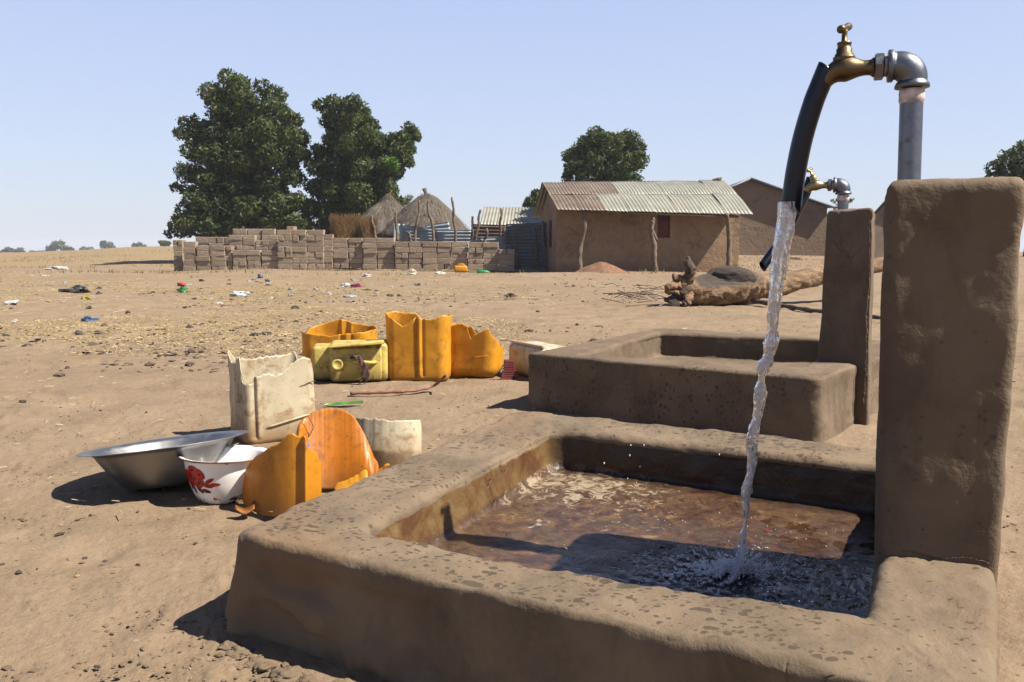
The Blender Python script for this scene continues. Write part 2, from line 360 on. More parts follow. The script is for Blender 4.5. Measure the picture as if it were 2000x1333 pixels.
# ------------------------------------------------------------------ ground
def build_ground():
    fr = np.linspace(R(-52), R(52), 900); bk = np.linspace(R(52), R(308), 60)[1:-1]
    ang = np.concatenate([fr, bk]); rad = np.concatenate([[0.02], np.geomspace(0.35, 40, 430), np.geomspace(42, 1150, 70)])
    A, Rr = np.meshgrid(ang, rad, indexing='ij'); x = (Rr*np.sin(A)).ravel(); y = (Rr*np.cos(A)).ravel(); r = Rr.ravel()
    z = gz(x, y); p = np.stack([x, y, x*0], 1)
    near = 1-sstep(9, 22, r)
    q = fbm(p, 9, 5, 21, 0.6); z = z + near*0.0042*q
    pat = sstep(0.15, 0.6, fbm(p, 1.3, 3, 31))
    z = z + near*pat*0.009*np.maximum(fbm(p, 24, 3, 41, 0.6)-0.25, 0)
    z = z - near*0.010*sstep(0.35, 0.75, fbm(p, 3.4, 2, 51))
    fr_ = np.random.default_rng(31)
    for k in range(70):            # scuffs and footprints trodden into the dust
        fy = 1.3+7.5*fr_.random()**1.4; fx = fy*fr_.uniform(-0.65, 0.4); an = fr_.uniform(0, 3.14); L_ = fr_.uniform(.07, .12); W_ = L_*0.38
        m_ = (np.abs(x-fx) < .3) & (np.abs(y-fy) < .3); dx_ = x[m_]-fx; dy_ = y[m_]-fy; u_ = (dx_*np.cos(an)+dy_*np.sin(an))/L_; v_ = (-dx_*np.sin(an)+dy_*np.cos(an))/W_; e_ = np.sqrt(u_*u_+v_*v_)
        z[m_] += -0.007*(1-sstep(0.75, 1.05, e_)) + 0.004*np.exp(-((e_-1.25)/0.18)**2)
    q2 = x/np.maximum(y, 0.1)
    straw = sstep(5.0, 7.0, y+0.6*fbm(p, 0.7, 2, 61))*(1-sstep(21, 27, y))*(1-sstep(-0.16, 0.03, q2+0.05*fbm(p, 0.6, 2, 66)))
    straw = straw*(0.35+0.65*sstep(-0.2, 0.5, fbm(p, 0.55, 3, 62)))
    straw = np.clip(straw+0.35*sstep(12, 16, y)*(1-sstep(24, 30, y))*sstep(-0.3, 0.4, fbm(p, 0.4, 3, 68)), 0, 1)
    grass = sstep(31, 40, y)*(1-sstep(0.0, 0.2, q2))
    o = mesh('ground', np.stack([x, y, z], 1), grid_faces(len(ang), len(rad), True), M['ground'], attrs={'straw': straw, 'grass': grass})
    tag(o, kind='structure')
build_ground()
# ------------------------------------------------------------------ mud troughs and pillars
def rquad(C, rad, ns=70, nc=14):
    """closed curve round four corners; the same count of points per side and corner"""
    C = [Vector((c[0], c[1])) for c in C]; out = []
    for i in range(4):
        p, a, b = C[i], C[i-1], C[(i+1) % 4]
        da = (a-p).normalized(); db = (b-p).normalized(); r = rad[i] if hasattr(rad, '__len__') else rad
        s = p+da*r; e = p+db*r
        for k in range(nc):
            t = k/nc; out.append(s*(1-t)**2 + p*2*t*(1-t) + e*t*t)
        nx = C[(i+1) % 4]; r2 = rad[(i+1) % 4] if hasattr(rad, '__len__') else rad
        s2 = nx + (p-nx).normalized()*r2
        for k in range(ns): out.append(e.lerp(s2, k/ns))
    return np.array([(v.x, v.y) for v in out])
def displaced(V, F, nv, nu, amp, sc, fine, seed, extra=None, closed=True):
    P = V.reshape(nu, nv, 3); du = (np.roll(P, -1, 0)-np.roll(P, 1, 0)); dv = np.gradient(P, axis=1)
    N = np.cross(du, dv); N /= np.maximum(np.linalg.norm(N, axis=2, keepdims=True), 1e-9)
    N = N.reshape(-1, 3); d = amp*fbm(V, sc, 3, seed) + fine*fbm(V, 38, 3, seed+9, 0.6)
    if extra is not None: d = d+extra
    return V + N*d[:, None]
def trough(parent, O, I, t, floor, seed, wet, orad=0.05, irad=0.05, spotf=None, batter=0.03, lean=0.0):
    A = rquad(O, orad); B = rquad(I, irad); n = len(A); c = B.mean(0); oc = A.mean(0)
    ed = 0.085
    prof = []                                          # (blend outer->inner, shrink, z)
    for z in np.linspace(-0.06, t-0.014, 24): prof.append((-batter*(t-z)/0.2, 0, z, 0))
    for a in np.linspace(0, math.pi/2, 8)[1:]: prof.append((ed*(1-math.cos(a)), 0, t-0.014+0.014*math.sin(a), 0))
    for q in np.linspace(ed, 1-0.11, 16)[1:]: prof.append((q, 0, t, 1))
    for a in np.linspace(0, math.pi/2, 7)[1:]: prof.append((1-0.11+0.11*math.sin(a), 0, t-0.018*(1-math.cos(a)), 1))
    for k, z in enumerate(np.linspace(t-0.022, floor+0.02, 14)): prof.append((1, 0.012*k/13, z, 2))
    for a in np.linspace(0, math.pi/2, 6)[1:]: prof.append((1, 0.012+0.03*(1-math.cos(a)), floor+0.02*(1-math.sin(a)), 3))
    for q in np.linspace(0.05, 0.985, 70)[1:]: prof.append((1, q, floor, 3))
    nv = len(prof); V = np.zeros((n, nv, 3)); tp = np.zeros((n, nv))
    for j, (wv, sh, z, k) in enumerate(prof):
        xy = A*(1-wv)+B*wv
        if sh: xy = xy*(1-sh)+c*sh
        V[:, j, :2] = xy; V[:, j, 2] = z; tp[:, j] = k
    V = V.reshape(-1, 3); tp = tp.ravel(); F = grid_faces(n, nv, True)
    o0 = np.array([O[0][0], O[0][1]]); fd = np.array([O[1][0], O[1][1]])-o0; fl_ = np.linalg.norm(fd); fd = fd/fl_; so_ = ((V[:, :2]-o0) @ fd)/fl_
    lb = lean*np.clip(1-so_*3.0, 0, 1.3)*(tp == 0)*np.clip((t-V[:, 2])/t, 0, 1.3); V[:, :2] -= fd*lb[:, None]
    ex = -(0.016 if wet else 0.004)*(tp < 1)*sstep(0.0, 0.28, fbm(V*[1, 1, 2.2], 5.5, 3, seed+70))*sstep(t-0.02, t-0.06, V[:, 2]) + 0.006*(tp == 1)*fbm(V, 3, 2, seed+71)
    ex = ex + (tp >= 3)*0.0016*fbm(V, 14, 4, seed+5, 0.6)
    ex = ex + (0.0032 if wet else 0.0012)*np.minimum(fbm(V, 30, 4, seed+55, 0.65), 0.3)*np.exp(-((V[:, 2]-t)/0.02)**2)*(np.abs(tp-0.5) < 0.6)
    W = displaced(V, F, nv, n, (0.0055 if wet else 0.0035)*np.where(tp >= 3, 0.35, 1), 7, 0.0011, seed, ex)
    if wet:
        a = np.array([I[3][0], I[3][1]]); b = np.array([I[1][0], I[1][1]]); d = (b-a)/np.linalg.norm(b-a); sd = np.clip(((V[:, :2]-a) @ d)/np.linalg.norm(b-a), 0, 1)
        W[:, 2] -= (tp >= 3)*0.016*sd
    zz = V[:, 2]
    if wet:
        wt = np.where(tp >= 3, 1.0, np.where(tp >= 2, sstep(t+0.01, t-0.05, zz), 0.0))
        wt = np.where(tp == 1, 0.16*sstep(0.55, 1, np.tile([p[0] for p in prof], n)), wt)
    else: wt = np.zeros(len(V))
    sp_ = spotf(V, tp) if spotf else np.zeros(len(V))
    # shade painted into the colour: far inner wall and floor by the pillar darkened
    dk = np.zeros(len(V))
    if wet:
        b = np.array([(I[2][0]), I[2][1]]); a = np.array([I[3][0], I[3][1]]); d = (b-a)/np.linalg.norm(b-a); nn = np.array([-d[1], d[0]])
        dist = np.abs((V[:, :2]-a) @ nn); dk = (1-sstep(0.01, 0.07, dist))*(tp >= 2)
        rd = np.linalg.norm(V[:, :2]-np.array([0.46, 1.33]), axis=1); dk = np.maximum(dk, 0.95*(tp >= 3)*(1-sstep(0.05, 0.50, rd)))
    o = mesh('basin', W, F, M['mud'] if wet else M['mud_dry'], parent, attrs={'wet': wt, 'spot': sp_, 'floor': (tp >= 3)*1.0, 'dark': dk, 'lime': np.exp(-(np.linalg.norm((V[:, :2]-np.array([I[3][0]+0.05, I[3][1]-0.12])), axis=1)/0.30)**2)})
    return o
def pillar(parent, C0, C1, z0, z1, seed, rad=0.02, m='mud_dry', dome=0.012, spotv=0.5):
    A = rquad(C0, rad, 40, 10); B = rquad(C1, rad, 40, 10); n = len(A); rows = []
    for z in np.linspace(z0, z1-0.022, 90): f = (z-z0)/(z1-z0); rows.append((A*(1-f)+B*f, z, 0))
    cB = B.mean(0)
    for a in np.linspace(0, math.pi/2, 8)[1:]: rows.append((B*(1-0.022/0.13*(1-math.cos(a)))+cB*(0.022/0.13*(1-math.cos(a))), z1-0.022+0.022*math.sin(a), 1))
    s0 = 0.022/0.13
    for q in np.linspace(s0, 0.97, 20)[1:]: rows.append((B*(1-q)+cB*q, z1+dome*(q-s0), 1))
    nv = len(rows); V = np.zeros((n, nv, 3))
    for j, (xy, z, k) in enumerate(rows): V[:, j, :2] = xy; V[:, j, 2] = z
    V = V.reshape(-1, 3); F = grid_faces(n, nv, True)
    ex = 0.004*fbm(V, 4, 2, seed+3) - 0.006*sstep(0.1, 0.6, fbm(V*[1, 1, 1.5], 9, 3, seed+30))*sstep(z1-0.13, z1-0.02, V[:, 2])
    sd_ = V[:, 0]-A[:, 0].min(); sd_ = sd_/max(sd_.max(), 1e-6)
    ex = ex + 0.0014*np.maximum(fbm(V, 50, 3, seed+31), 0.1)*sstep(0.1, 0.5, fbm(V*[1, 1, 0.6], 5, 2, seed+32))*sstep(0.25, 0.7, sd_)
    W = displaced(V, F, nv, n, 0.004, 6, 0.0007, seed, ex)
    return mesh('pillar', W, F, M[m], parent, attrs={'spot': np.full(len(V), spotv), 'wet': np.zeros(len(V)), 'floor': np.zeros(len(V)), 'dark': np.zeros(len(V))})
T1 = 0.18
O1 = [G(452, 1040, T1), G(1950, 1385, T1), G(1935, 905, T1), G(1020, 797, T1)]
I1 = [G(690, 1040, T1), G(1697, 1203, T1), G(1760, 915, T1), G(1083, 838, T1)]
t1 = thing('water_trough', 'nearest mud wash trough with water pouring in, its tall pillar carrying a brass tap', 'trough')
def spot1(V, tp): return np.where(tp == 1, 1.0, np.where(tp == 0, 0.25*sstep(0.13, 0.18, V[:, 2]), 0.4))
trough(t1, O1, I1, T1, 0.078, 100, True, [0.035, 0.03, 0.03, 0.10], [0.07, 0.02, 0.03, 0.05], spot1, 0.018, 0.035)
a = G(1716, 1085, T1); b = G(1950, 1112, T1); bk = Vector((0.40, 0.92, 0))*0.29
d1 = 0.016
def up(p, px, z, y=None):          # the same corner higher up, seen at column px
    return Vector(((px-1000)/FPX*(p.y*cp - (z-CAMZ)*sp), p.y, z))
PZ1 = D(1760, 346, a.y).z
ta = up(a, 1733, PZ1); tb = up(b, 2014, PZ1)
pillar(t1, [a, b, b+bk, a+bk], [ta, tb, tb+bk, ta+bk], -0.03, PZ1, 200, 0.018)
T2 = 0.23
O2 = [G(1027, 690, T2), G(1604, 738, T2), G(1664, 700, T2), G(1290, 641, T2)]
O2[2] = O2[1] + (O2[3]-O2[0])*1.0 + Vector((0.08, -0.06, 0))
I2 = [G(1140, 692, T2), G(1573, 714, T2), G(1670, 672, T2), G(1287, 650, T2)]
I2[0] = G(1130, 693, T2); I2[2] = I2[1] + (I2[3]-I2[0])*0.95
t2 = thing('water_trough', 'farther empty mud trough behind the running tap with dark splash spots on its front', 'trough')
def spot2(V, tp): return np.where(tp == 0, 0.9, np.where(tp == 1, 0.35, 0.2))
trough(t2, O2, I2, T2, 0.11, 300, False, [0.03, 0.04, 0.04, 0.05], [0.04, 0.03, 0.03, 0.03], spot2, 0.015)
b2 = G(1694, 832, 0); a2 = b2 + Vector((-0.155, 0.095, 0))
a2 = Vector(((1603-1000)/FPX*3.29, 3.29, 0)); bk2 = Vector((0.42, 0.90, 0))*0.22
PZ2 = D(1650, 410, a2.y).z
ta2 = up(a2, 1614, PZ2); tb2 = up(b2, 1706, PZ2)
pillar(t2, [a2, b2, b2+bk2, a2+bk2], [ta2, tb2, tb2+bk2, ta2+bk2], -0.03, PZ2, 400, 0.016, spotv=0.3)
def crack_line(root, name, pts, r0, seed, mat='bark', step=60):
    rs = random.Random(seed); P = spline(pts, step); Q = []
    for i, p in enumerate(P): Q.append(p+Vector((rs.gauss(0, 1), rs.gauss(0, 1)*0.3, rs.gauss(0, 1)))*r0*0.9)
    return mesh(name, *sweep(Q, [r0*rs.uniform(0.35, 1.5) for _ in Q], 6), M[mat], root)
off = Vector((-0.5, -0.86, 0))*0.001
crack_line(t1, 'seam_crack', [a+off+Vector((0, 0, .004)), a.lerp(b, .25)+off+Vector((0, 0, .012)), a.lerp(b, .5)+off+Vector((0, 0, .006)), a.lerp(b, .75)+off+Vector((0, 0, .012)), b+off+Vector((0, 0, .004))], 0.0008, 1)
crack_line(t2, 'edge_crack', [tb2.lerp(b2, .06)+Vector((-0.016, -.004, 0)), tb2.lerp(b2, .3)+Vector((-0.010, -.004, 0)), tb2.lerp(b2, .5)+Vector((-0.016, -.004, 0)), tb2.lerp(b2, .72)+Vector((-0.014, -.004, 0)), tb2.lerp(b2, .9)+Vector((-0.018, -.004, 0))], 0.0022, 2, step=110)
# crumbled plaster foot at the near left corner
def lump(c, r, seed, sq=(1, 1, 0.6), n=2, amp=0.35, sc=3.0):
    bm = bmesh.new(); bmesh.ops.create_icosphere(bm, subdivisions=n, radius=1.0)
    V = np.array([v.co[:] for v in bm.verts]); F = [tuple(v.index for v in f.verts) for f in bm.faces]; bm.free()
    V = V*(1+amp*fbm(V+seed*3.1, sc*0.5, 3, seed))[:, None]
    return (V*np.array(sq)*r + np.array(c)), F
def catV(lst):
    VV = []; FF = []; o = 0
    for v, f in lst: VV.append(np.asarray(v)); FF += [tuple(i+o for i in q) for q in f]; o += len(v)
    return np.concatenate(VV), FF
ch = []
for (px, py, r) in [(448, 1262, .016), (470, 1275, .02), (500, 1290, .013), (520, 1305, .018), (560, 1318, .022), (600, 1330, .014), (437, 1232, .012), (545, 1328, .010), (432, 1280, .008), (486, 1300, .008)]:
    p = G(px, py, 0); ch.append(lump((p.x, p.y, gz1(p.x, p.y)+-r*0.1), r*0.8, int(px), (1.3, 1, 0.5), 4, 0.45))
V, F = catV(ch); tag(mesh('crumbled_plaster', V, F, M['mud_dry']), kind='stuff')
# ------------------------------------------------------------------ pipes, taps, hoses
def frame(o, u, v=None):
    """matrix: local x along u (horizontal), z up"""
    u = Vector(u).normalized(); z = Vector((0, 0, 1)); y = z.cross(u).normalized(); z = u.cross(y)
    m = Matrix((u, y, z)).transposed().to_4x4(); m.translation = o; return m
def hexnut(c, axis, r, ln):
    q = Vector(axis).to_track_quat('Z', 'Y').to_matrix().to_4x4(); q.translation = c
    V, F = lathe([(r*0.86, -ln/2), (r, -ln/2+ln*0.12), (r, ln/2-ln*0.12), (r*0.86, ln/2)], 6, q)
    F = list(F) + [tuple(range(5, -1, -1)), tuple(18+k for k in range(6))]; return V, F
def tapset(root, base, top, u, s, r, mt, tilt, hose_pts, hr, elbmat):
    """base/top: pipe axis ends; u: direction to the spout; s: size"""
    base, top = Vector(base), Vector(top); u = Vector(u).normalized(); upv = Vector((0, 0, 1)); ax = (top-base).normalized()
    P = [base, top]; mesh('standpipe', *sweep([base+(top-base)*k/12 for k in range(13)], r, 28), M['galv'], root)
    tp = []; 
    for k in range(5):
        tp.append((r*1.08 + 0.0006*(k % 2), -0.018*s+0.0045*s*k))
    q = ax.to_track_quat('Z', 'Y').to_matrix().to_4x4(); q.translation = top
    mesh('thread_tape', *lathe([(r*0.98, -0.022*s)]+tp+[(r*0.98, 0.002*s)], 28, q), M['tape'], root)
    # elbow
    er = r*1.27; br = 0.025*s; cen = top + upv*0.004*s
    pts = [cen, cen+upv*0.004*s]; rad = [r*1.5, r*1.5]; pts.append(cen+upv*0.0085*s); rad.append(r*1.38); pts.append(cen+upv*0.010*s); rad.append(er)
    o0 = cen+upv*0.012*s
    for k in range(0, 15):
        a = k/14*math.pi/2; pts.append(o0 + upv*br*math.sin(a) + u*br*(1-math.cos(a))); rad.append(er*(1+0.06*math.sin(2*a)))
    e = o0+upv*br+u*br
    for dx, rr in ((0.004, 1.27), (0.0045, 1.38), (0.006, 1.47), (0.012, 1.47), (0.0135, 1.38), (0.0137, 1.0)): pts.append(e+u*dx*s); rad.append(r*rr)
    mesh('elbow', *sweep(pts, rad, 32), elbmat, root)
    e = e+u*0.0137*s
    tap = mesh('tap', *join(sweep([e, e+u*0.006*s], r*0.92, 24)), M['tape'], root)
    V, F = join(hexnut(e+u*0.0125*s, u, r*1.28, 0.015*s)); nut = mesh('nut', V, F, M['galv'] if s > 0.9 else mt, tap, smooth=False); 
    e2 = e+u*0.020*s
    prof = [(0, .0118), (.0, .0155), (.003, .0158), (.0045, .0128), (.012, .0118), (.020, .0124), (.030, .0155), (.040, .0195), (.050, .0215), (.058, .0205), (.067, .0175), (.076, .0150), (.084, .0138), (.090, .0132)]
    drop = [0, 0, 0, 0, 0, 0, .0005, .001, .001, -.001, -.004, -.009, -.016, -.024]
    pts = [e2+u*(x*s*.90)+upv*(dz*s) for (x, _), dz in zip(prof, drop)]
    body = mesh('tap_body', *sweep(pts, [q_[1]*s*1.02 for q_ in prof], 28), mt, tap)
    m = body.modifiers.new('s', 'SUBSURF'); m.levels = 1; m.render_levels = 2
    c0 = e2+u*0.047*s+upv*0.012*s; axis = (upv+u*tilt).normalized()
    q = axis.to_track_quat('Z', 'Y').to_matrix().to_4x4(); q.translation = c0
    bon = [(.0175, -.006), (.0185, .002), (.0195, .0045), (.0195, .008), (.0165, .0085), (.0165, .0125), (.0140, .013), (.0140, .021), (.0120, .0225), (.0120, .028), (.0128, .0285), (.0128, .0315), (.0085, .032), (.0052, .034), (.0050, .047), (.0062, .052), (.001, .053)]
    mesh('bonnet', *lathe([(a_*s*0.9, b_*s) for a_, b_ in bon], 24, q), mt, tap)
    hc = c0+axis*0.055*s; hd = Vector((0.62, 0.72, 0.30)).normalized() if s > .9 else Vector((0.8, -0.5, 0.2)).normalized()
    hp = [hc-hd*0.0215*s, hc-hd*0.019*s, hc-hd*0.012*s, hc-hd*0.004*s, hc+hd*0.004*s, hc+hd*0.012*s, hc+hd*0.019*s, hc+hd*0.0215*s]
    mesh('handle', *sweep(hp, [x*s for x in (.0040, .0066, .0064, .0056, .0056, .0064, .0066, .0040)], 18), mt, tap)
    hpn = spline(hose_pts, 40)
    n = 32; V, F = sweep(hpn, hr, n, cap=False)
    # hose ends are cut at a slant
    V = [Vector(v) for v in V]
    for k in range(n):
        d = (V[k]-hpn[0]); V[k] = V[k] + (hpn[0]-hpn[1]).normalized()*(-d.x*0.55 - d.z*0.2)
        j = 39*n+k; d = V[j]-hpn[-1]; V[j] = V[j] + (hpn[-1]-hpn[-2]).normalized()*(d.x*0.75)
    hose = mesh('hose', V, F, M['hose'], root); solid(hose, 0.003)
    return tap
pb = D(1776, 352, 1.42); ptop = D(1781, 177, 1.42); pb.z -= 0.03
u1 = Vector((-0.93, 0.33, 0)).normalized()
h1 = [D(1615, 136, 1.466), D(1603, 165, 1.470), D(1588, 203, 1.474), D(1568, 270, 1.481), D(1554, 338, 1.486), D(1545, 404, 1.490)]
tapset(t1, pb, ptop, u1, 1.0, 0.0178, M['brass'], 0.02, h1, [0.0158]*40, M['galv'])
pb2 = D(1646, 410, 3.36); pt2 = D(1647, 382, 3.36); pb2.z -= 0.03
h2 = [D(1583, 352, 3.47), D(1571, 385, 3.46), D(1550, 425, 3.44), D(1525, 470, 3.40), D(1489, 521, 3.35)]
tapset(t2, pb2, pt2, Vector((-0.93, 0.33, 0)), 0.98*1.02, 0.0205, M['brass_new'], 0.45, h2, [0.0175]*40, M['galv'])
# ------------------------------------------------------------------ running water
def mat_water(name, white, rough=0.03, lo=0.40, hi=0.62):
    t = NT(name); n = t.noise(170, 5, 0.7, t.mapv((1, 1, 0.35)), 1.0)
    t.fin((0.93, 0.95, 1.0), rough, t.bump(t.noise(120, 4, 0.6, t.mapv((1, 1, 0.4))), 0.004, 1.0))
    t.p.inputs['Transmission Weight'].default_value = 1.0; t.p.inputs['IOR'].default_value = 1.33
    d = t.n.new('ShaderNodeBsdfDiffuse'); d.inputs[0].default_value = (0.88, 0.87, 0.86, 1)
    mx = t.n.new('ShaderNodeMixShader'); t.put(mx.inputs[0], t.rng(n, lo, hi, 0.05, white))
    tl = t.n.new('ShaderNodeBsdfTranslucent'); tl.inputs[0].default_value = (0.88, 0.87, 0.88, 1); m2 = t.n.new('ShaderNodeMixShader'); m2.inputs[0].default_value = 0.5
    t.L(d.outputs[0], m2.inputs[1]); t.L(tl.outputs[0], m2.inputs[2])
    t.L(t.p.outputs[0], mx.inputs[1]); t.L(m2.outputs[0], mx.inputs[2]); t.L(mx.outputs[0], t.out.inputs[0]); return t.m
M['stream'] = mat_water('falling_water', 0.9); M['spray'] = mat_water('spray_water', 0.95, 0.05, 0.30, 0.45)
def stream():
    key = [(1540, 395, 19), (1534, 440, 17.5), (1526, 490, 15.5), (1517, 540, 15.5), (1514, 590, 12.5), (1510, 640, 12.5), (1503, 680, 12.5), (1494, 720, 13), (1484, 765, 11.5), (1479, 810, 10.5), (1472, 850, 10.5), (1467, 900, 9.5), (1461, 945, 10.5), (1457, 975, 8), (1456, 1010, 5), (1453, 1050, 5.5), (1450, 1090, 9), (1447, 1125, 14)]
    N = 420; n = 36; P = spline([D(a, b, 1.488+0.012*i/17) for i, (a, b, _) in enumerate(key)], N)
    rr = np.interp(np.linspace(0, 17, N), range(18), [k[2] for k in key])*1.49/FPX
    V = np.zeros((N, n, 3)); s = np.linspace(0, 0.68, N)
    for i in range(N):
        tw = s[i]*26 + 1.6*math.sin(s[i]*21); g = min(1.0, i/150); sq = 1-0.42*g*(0.5+0.5*math.sin(s[i]*44+1))
        lump_ = 1 + g*0.17*math.sin(s[i]*95+2*math.sin(s[i]*23))
        for k in range(n):
            th = 2*math.pi*k/n; a_ = math.cos(th); b_ = math.sin(th)*sq
            X = a_*math.cos(tw)-b_*math.sin(tw); Y = a_*math.sin(tw)+b_*math.cos(tw)
            V[i, k] = (P[i].x+X*rr[i]*lump_, P[i].y+Y*rr[i]*lump_, P[i].z)
        V[i, :, 0] += g*0.0018*math.sin(s[i]*60)*1.0
    V = V.reshape(-1, 3); f = 0.8*fbm(V*[1, 1, 0.5], 120, 2, 5)+0.55*fbm(V*[1, 1, 0.6], 300, 2, 15); c = np.repeat(np.array([(p.x, p.y, p.z) for p in P]), n, 0)
    g = np.repeat(np.clip(np.arange(N)/90, 0.25, 1), n)
    V = c+(V-c)*(1+0.20*f*g)[:, None]
    F = [(i*n+k, i*n+(k+1) % n, (i+1)*n+(k+1) % n, (i+1)*n+k) for i in range(N-1) for k in range(n)]
    F.append(tuple(range(n-1, -1, -1))); F.append(tuple((N-1)*n+k for k in range(n)))
    tag(mesh('water_stream', V, F, M['stream']), 'clear twisting stream of water falling from the black hose into the near trough', 'water')
stream()
SPL = D(1446, 1128, 1.485); SPL.z = 0.074
def water_pool():
    # thin sheet over the trough floor, rippled outward from where the stream lands
    B = rquad([Vector(p).lerp(Vector(((I1[0]+I1[1]+I1[2]+I1[3])/4)), 0.02) for p in I1], 0.05, 70, 14); n = len(B); c = B.mean(0); m = 150
    qs = np.linspace(0.0, 0.99, m); V = np.zeros((n, m, 3))
    for j, q in enumerate(qs): V[:, j, :2] = B*(1-q)+c*q
    V = V.reshape(-1, 3); r = np.linalg.norm(V[:, :2]-np.array([SPL.x, SPL.y]), axis=1)
    env = 1-sstep(0.02, 0.42, r)
    h = 0.0016*env*fbm(V+[0, 0, 1], 60, 4, 80, 0.65) + 0.0004*env*np.sin(r*260+5*fbm(V, 14, 3, 81)) + 0.0002*fbm(V, 20, 3, 82)
    # floor falls away toward the outlet side: water covers the near right part, the far left floor is only wet
    a = np.array([I1[3][0], I1[3][1]]); b = np.array([I1[1][0], I1[1][1]]); d = (b-a)/np.linalg.norm(b-a); sd = ((V[:, :2]-a) @ d)/np.linalg.norm(b-a)
    V[:, 2] = 0.0685 + h
    t = NT('shallow_water'); t.fin((0.80, 0.72, 0.62), 0.04, t.bump(t.noise(60, 4, 0.6), 0.0012, 0.7)); t.p.inputs['Transmission Weight'].default_value = 1.0; t.p.inputs['IOR'].default_value = 1.33
    tr = t.n.new('ShaderNodeBsdfTransparent'); mx = t.n.new('ShaderNodeMixShader'); tr.inputs[0].default_value = (0.86, 0.8, 0.74, 1)
    gl = t.n.new('ShaderNodeBsdfGlossy'); gl.inputs['Roughness'].default_value = 0.05; t.L(t.bump(t.noise(60, 4, 0.6), 0.0012, 0.7), gl.inputs['Normal'])
    fr = t.n.new('ShaderNodeFresnel'); fr.inputs[0].default_value = 1.33
    t.L(fr.outputs[0], mx.inputs[0]); t.L(tr.outputs[0], mx.inputs[1]); t.L(gl.outputs[0], mx.inputs[2]); t.L(mx.outputs[0], t.out.inputs[0])
    tag(mesh('water', V, grid_faces(n, m, True), t.m), kind='structure')
water_pool()
def foam():
    r_ = np.random.default_rng(12); n = 60000
    a = np.where(r_.random(n) < 0.62, r_.normal(math.pi*0.97, 0.85, n), r_.uniform(0, 2*math.pi, n)); r = np.abs(r_.normal(0.0, 0.062, n))+0.003
    r = np.where(r_.random(n) < 0.25, np.abs(r_.normal(0.115, 0.022, n)), r)
    x = SPL.x+np.cos(a)*r*1.25; y = SPL.y+np.sin(a)*r*0.9
    # beads gather in spokes and curls
    m = 0.75*fbm(np.stack([a*7.0+r*20, r*34, a*0], 1), 1.0, 3, 5, 0.6)+0.75*fbm(np.stack([x, y, x*0], 1), 150, 3, 6)
    k = m > 0.34+0.45*sstep(0.05, 0.16, r)-0.6*np.exp(-(r/0.016)**2)
    x, y, r, m = x[k], y[k], r[k], m[k]; n = len(x)
    z = 0.0705+0.016*np.exp(-((r-0.02)/0.03)**2)*r_.random(n)**1.6+0.003*r_.random(n)
    j = r_.random(n) < 0.10; x = np.where(j, SPL.x+r_.normal(0, 0.007, n), x); y = np.where(j, SPL.y+r_.normal(0, 0.006, n), y); z = np.where(j, 0.07+0.055*r_.random(n)**1.8, z)
    s_ = 0.00030+0.00075*r_.random(n)**2; o6 = np.array([(1, 0, 0), (-1, 0, 0), (0, 1, 0), (0, -1, 0), (0, 0, 1), (0, 0, -1)], float)
    V = (o6[None]*s_[:, None, None]*np.array([1.5, 1, .8])+np.stack([x, y, z], 1)[:, None, :]).reshape(-1, 3)
    f8 = np.array([(0, 2, 4), (2, 1, 4), (1, 3, 4), (3, 0, 4), (2, 0, 5), (1, 2, 5), (3, 1, 5), (0, 3, 5)])
    t = NT('foam'); t.fin((0.78, 0.80, 0.84), 0.25); 
    tag(mesh('foam', V, (f8[None]+6*np.arange(n)[:, None, None]).reshape(-1, 3), t.m), 'white foam spreading over the trough floor round the falling stream', 'foam', kind='stuff')
foam()
def splash():
    L = []; rs = random.Random(3)
    bm = bmesh.new(); bmesh.ops.create_icosphere(bm, subdivisions=1, radius=1.0); bv = np.array([v.co[:] for v in bm.verts]); bf = [tuple(v.index for v in f.verts) for f in bm.faces]; bm.free()
    def drop(p, r, st=1.0, d=None):
        v = bv*r
        if d is not None:
            d = np.array(d)/max(np.linalg.norm(d), 1e-6); v = v + np.outer(v @ d, d)*(st-1)
        L.append((v+np.array(p), bf))
    for k in range(160):                       # close sheet of flung water
        a = rs.uniform(0, 2*math.pi); r = abs(rs.gauss(0, 0.055))+0.004; rr = (math.cos(a)*1.15, math.sin(a)*0.9)
        z = 0.074 + max(0, 0.028*math.exp(-((r-0.03)/0.035)**2)*rs.random()); 
        drop((SPL.x+rr[0]*r, SPL.y+rr[1]*r, z), rs.uniform(0.0007, 0.0022), rs.uniform(1.5, 4.5), (rr[0], rr[1], rs.uniform(0.1, 1.0)))
    for k in range(260):                       # droplets thrown wide
        a = rs.uniform(0, 2*math.pi); r = rs.uniform(0.05, 0.30)**1.0; hgt = 0.10*math.exp(-r*5)*rs.random()
        p = (SPL.x+math.cos(a)*r*1.1, SPL.y+math.sin(a)*r, 0.078+hgt)
        if p[1] < 1.15: continue
        drop(p, rs.uniform(0.0004, 0.0010), 1.4, (math.cos(a), math.sin(a), 1))
    for (px, py, y) in [(1250, 912, 1.8), (1243, 943, 1.85), (1232, 870, 1.8), (1180, 905, 1.8), (1405, 888, 1.7), (1230, 890, 1.75), (1580, 1056, 1.7), (1258, 870, 1.7), (1700, 860, 1.6), (1226, 935, 1.7)]:
        q = D(px, py, y); drop(q, rs.uniform(0.0008, 0.0016), 1.6, (0, 0, 1))
    V, F = catV(L); tag(mesh('water_splash', V, F, M['spray']), 'white splash and flying droplets where the stream strikes the trough floor', 'splash', kind='stuff')
splash()
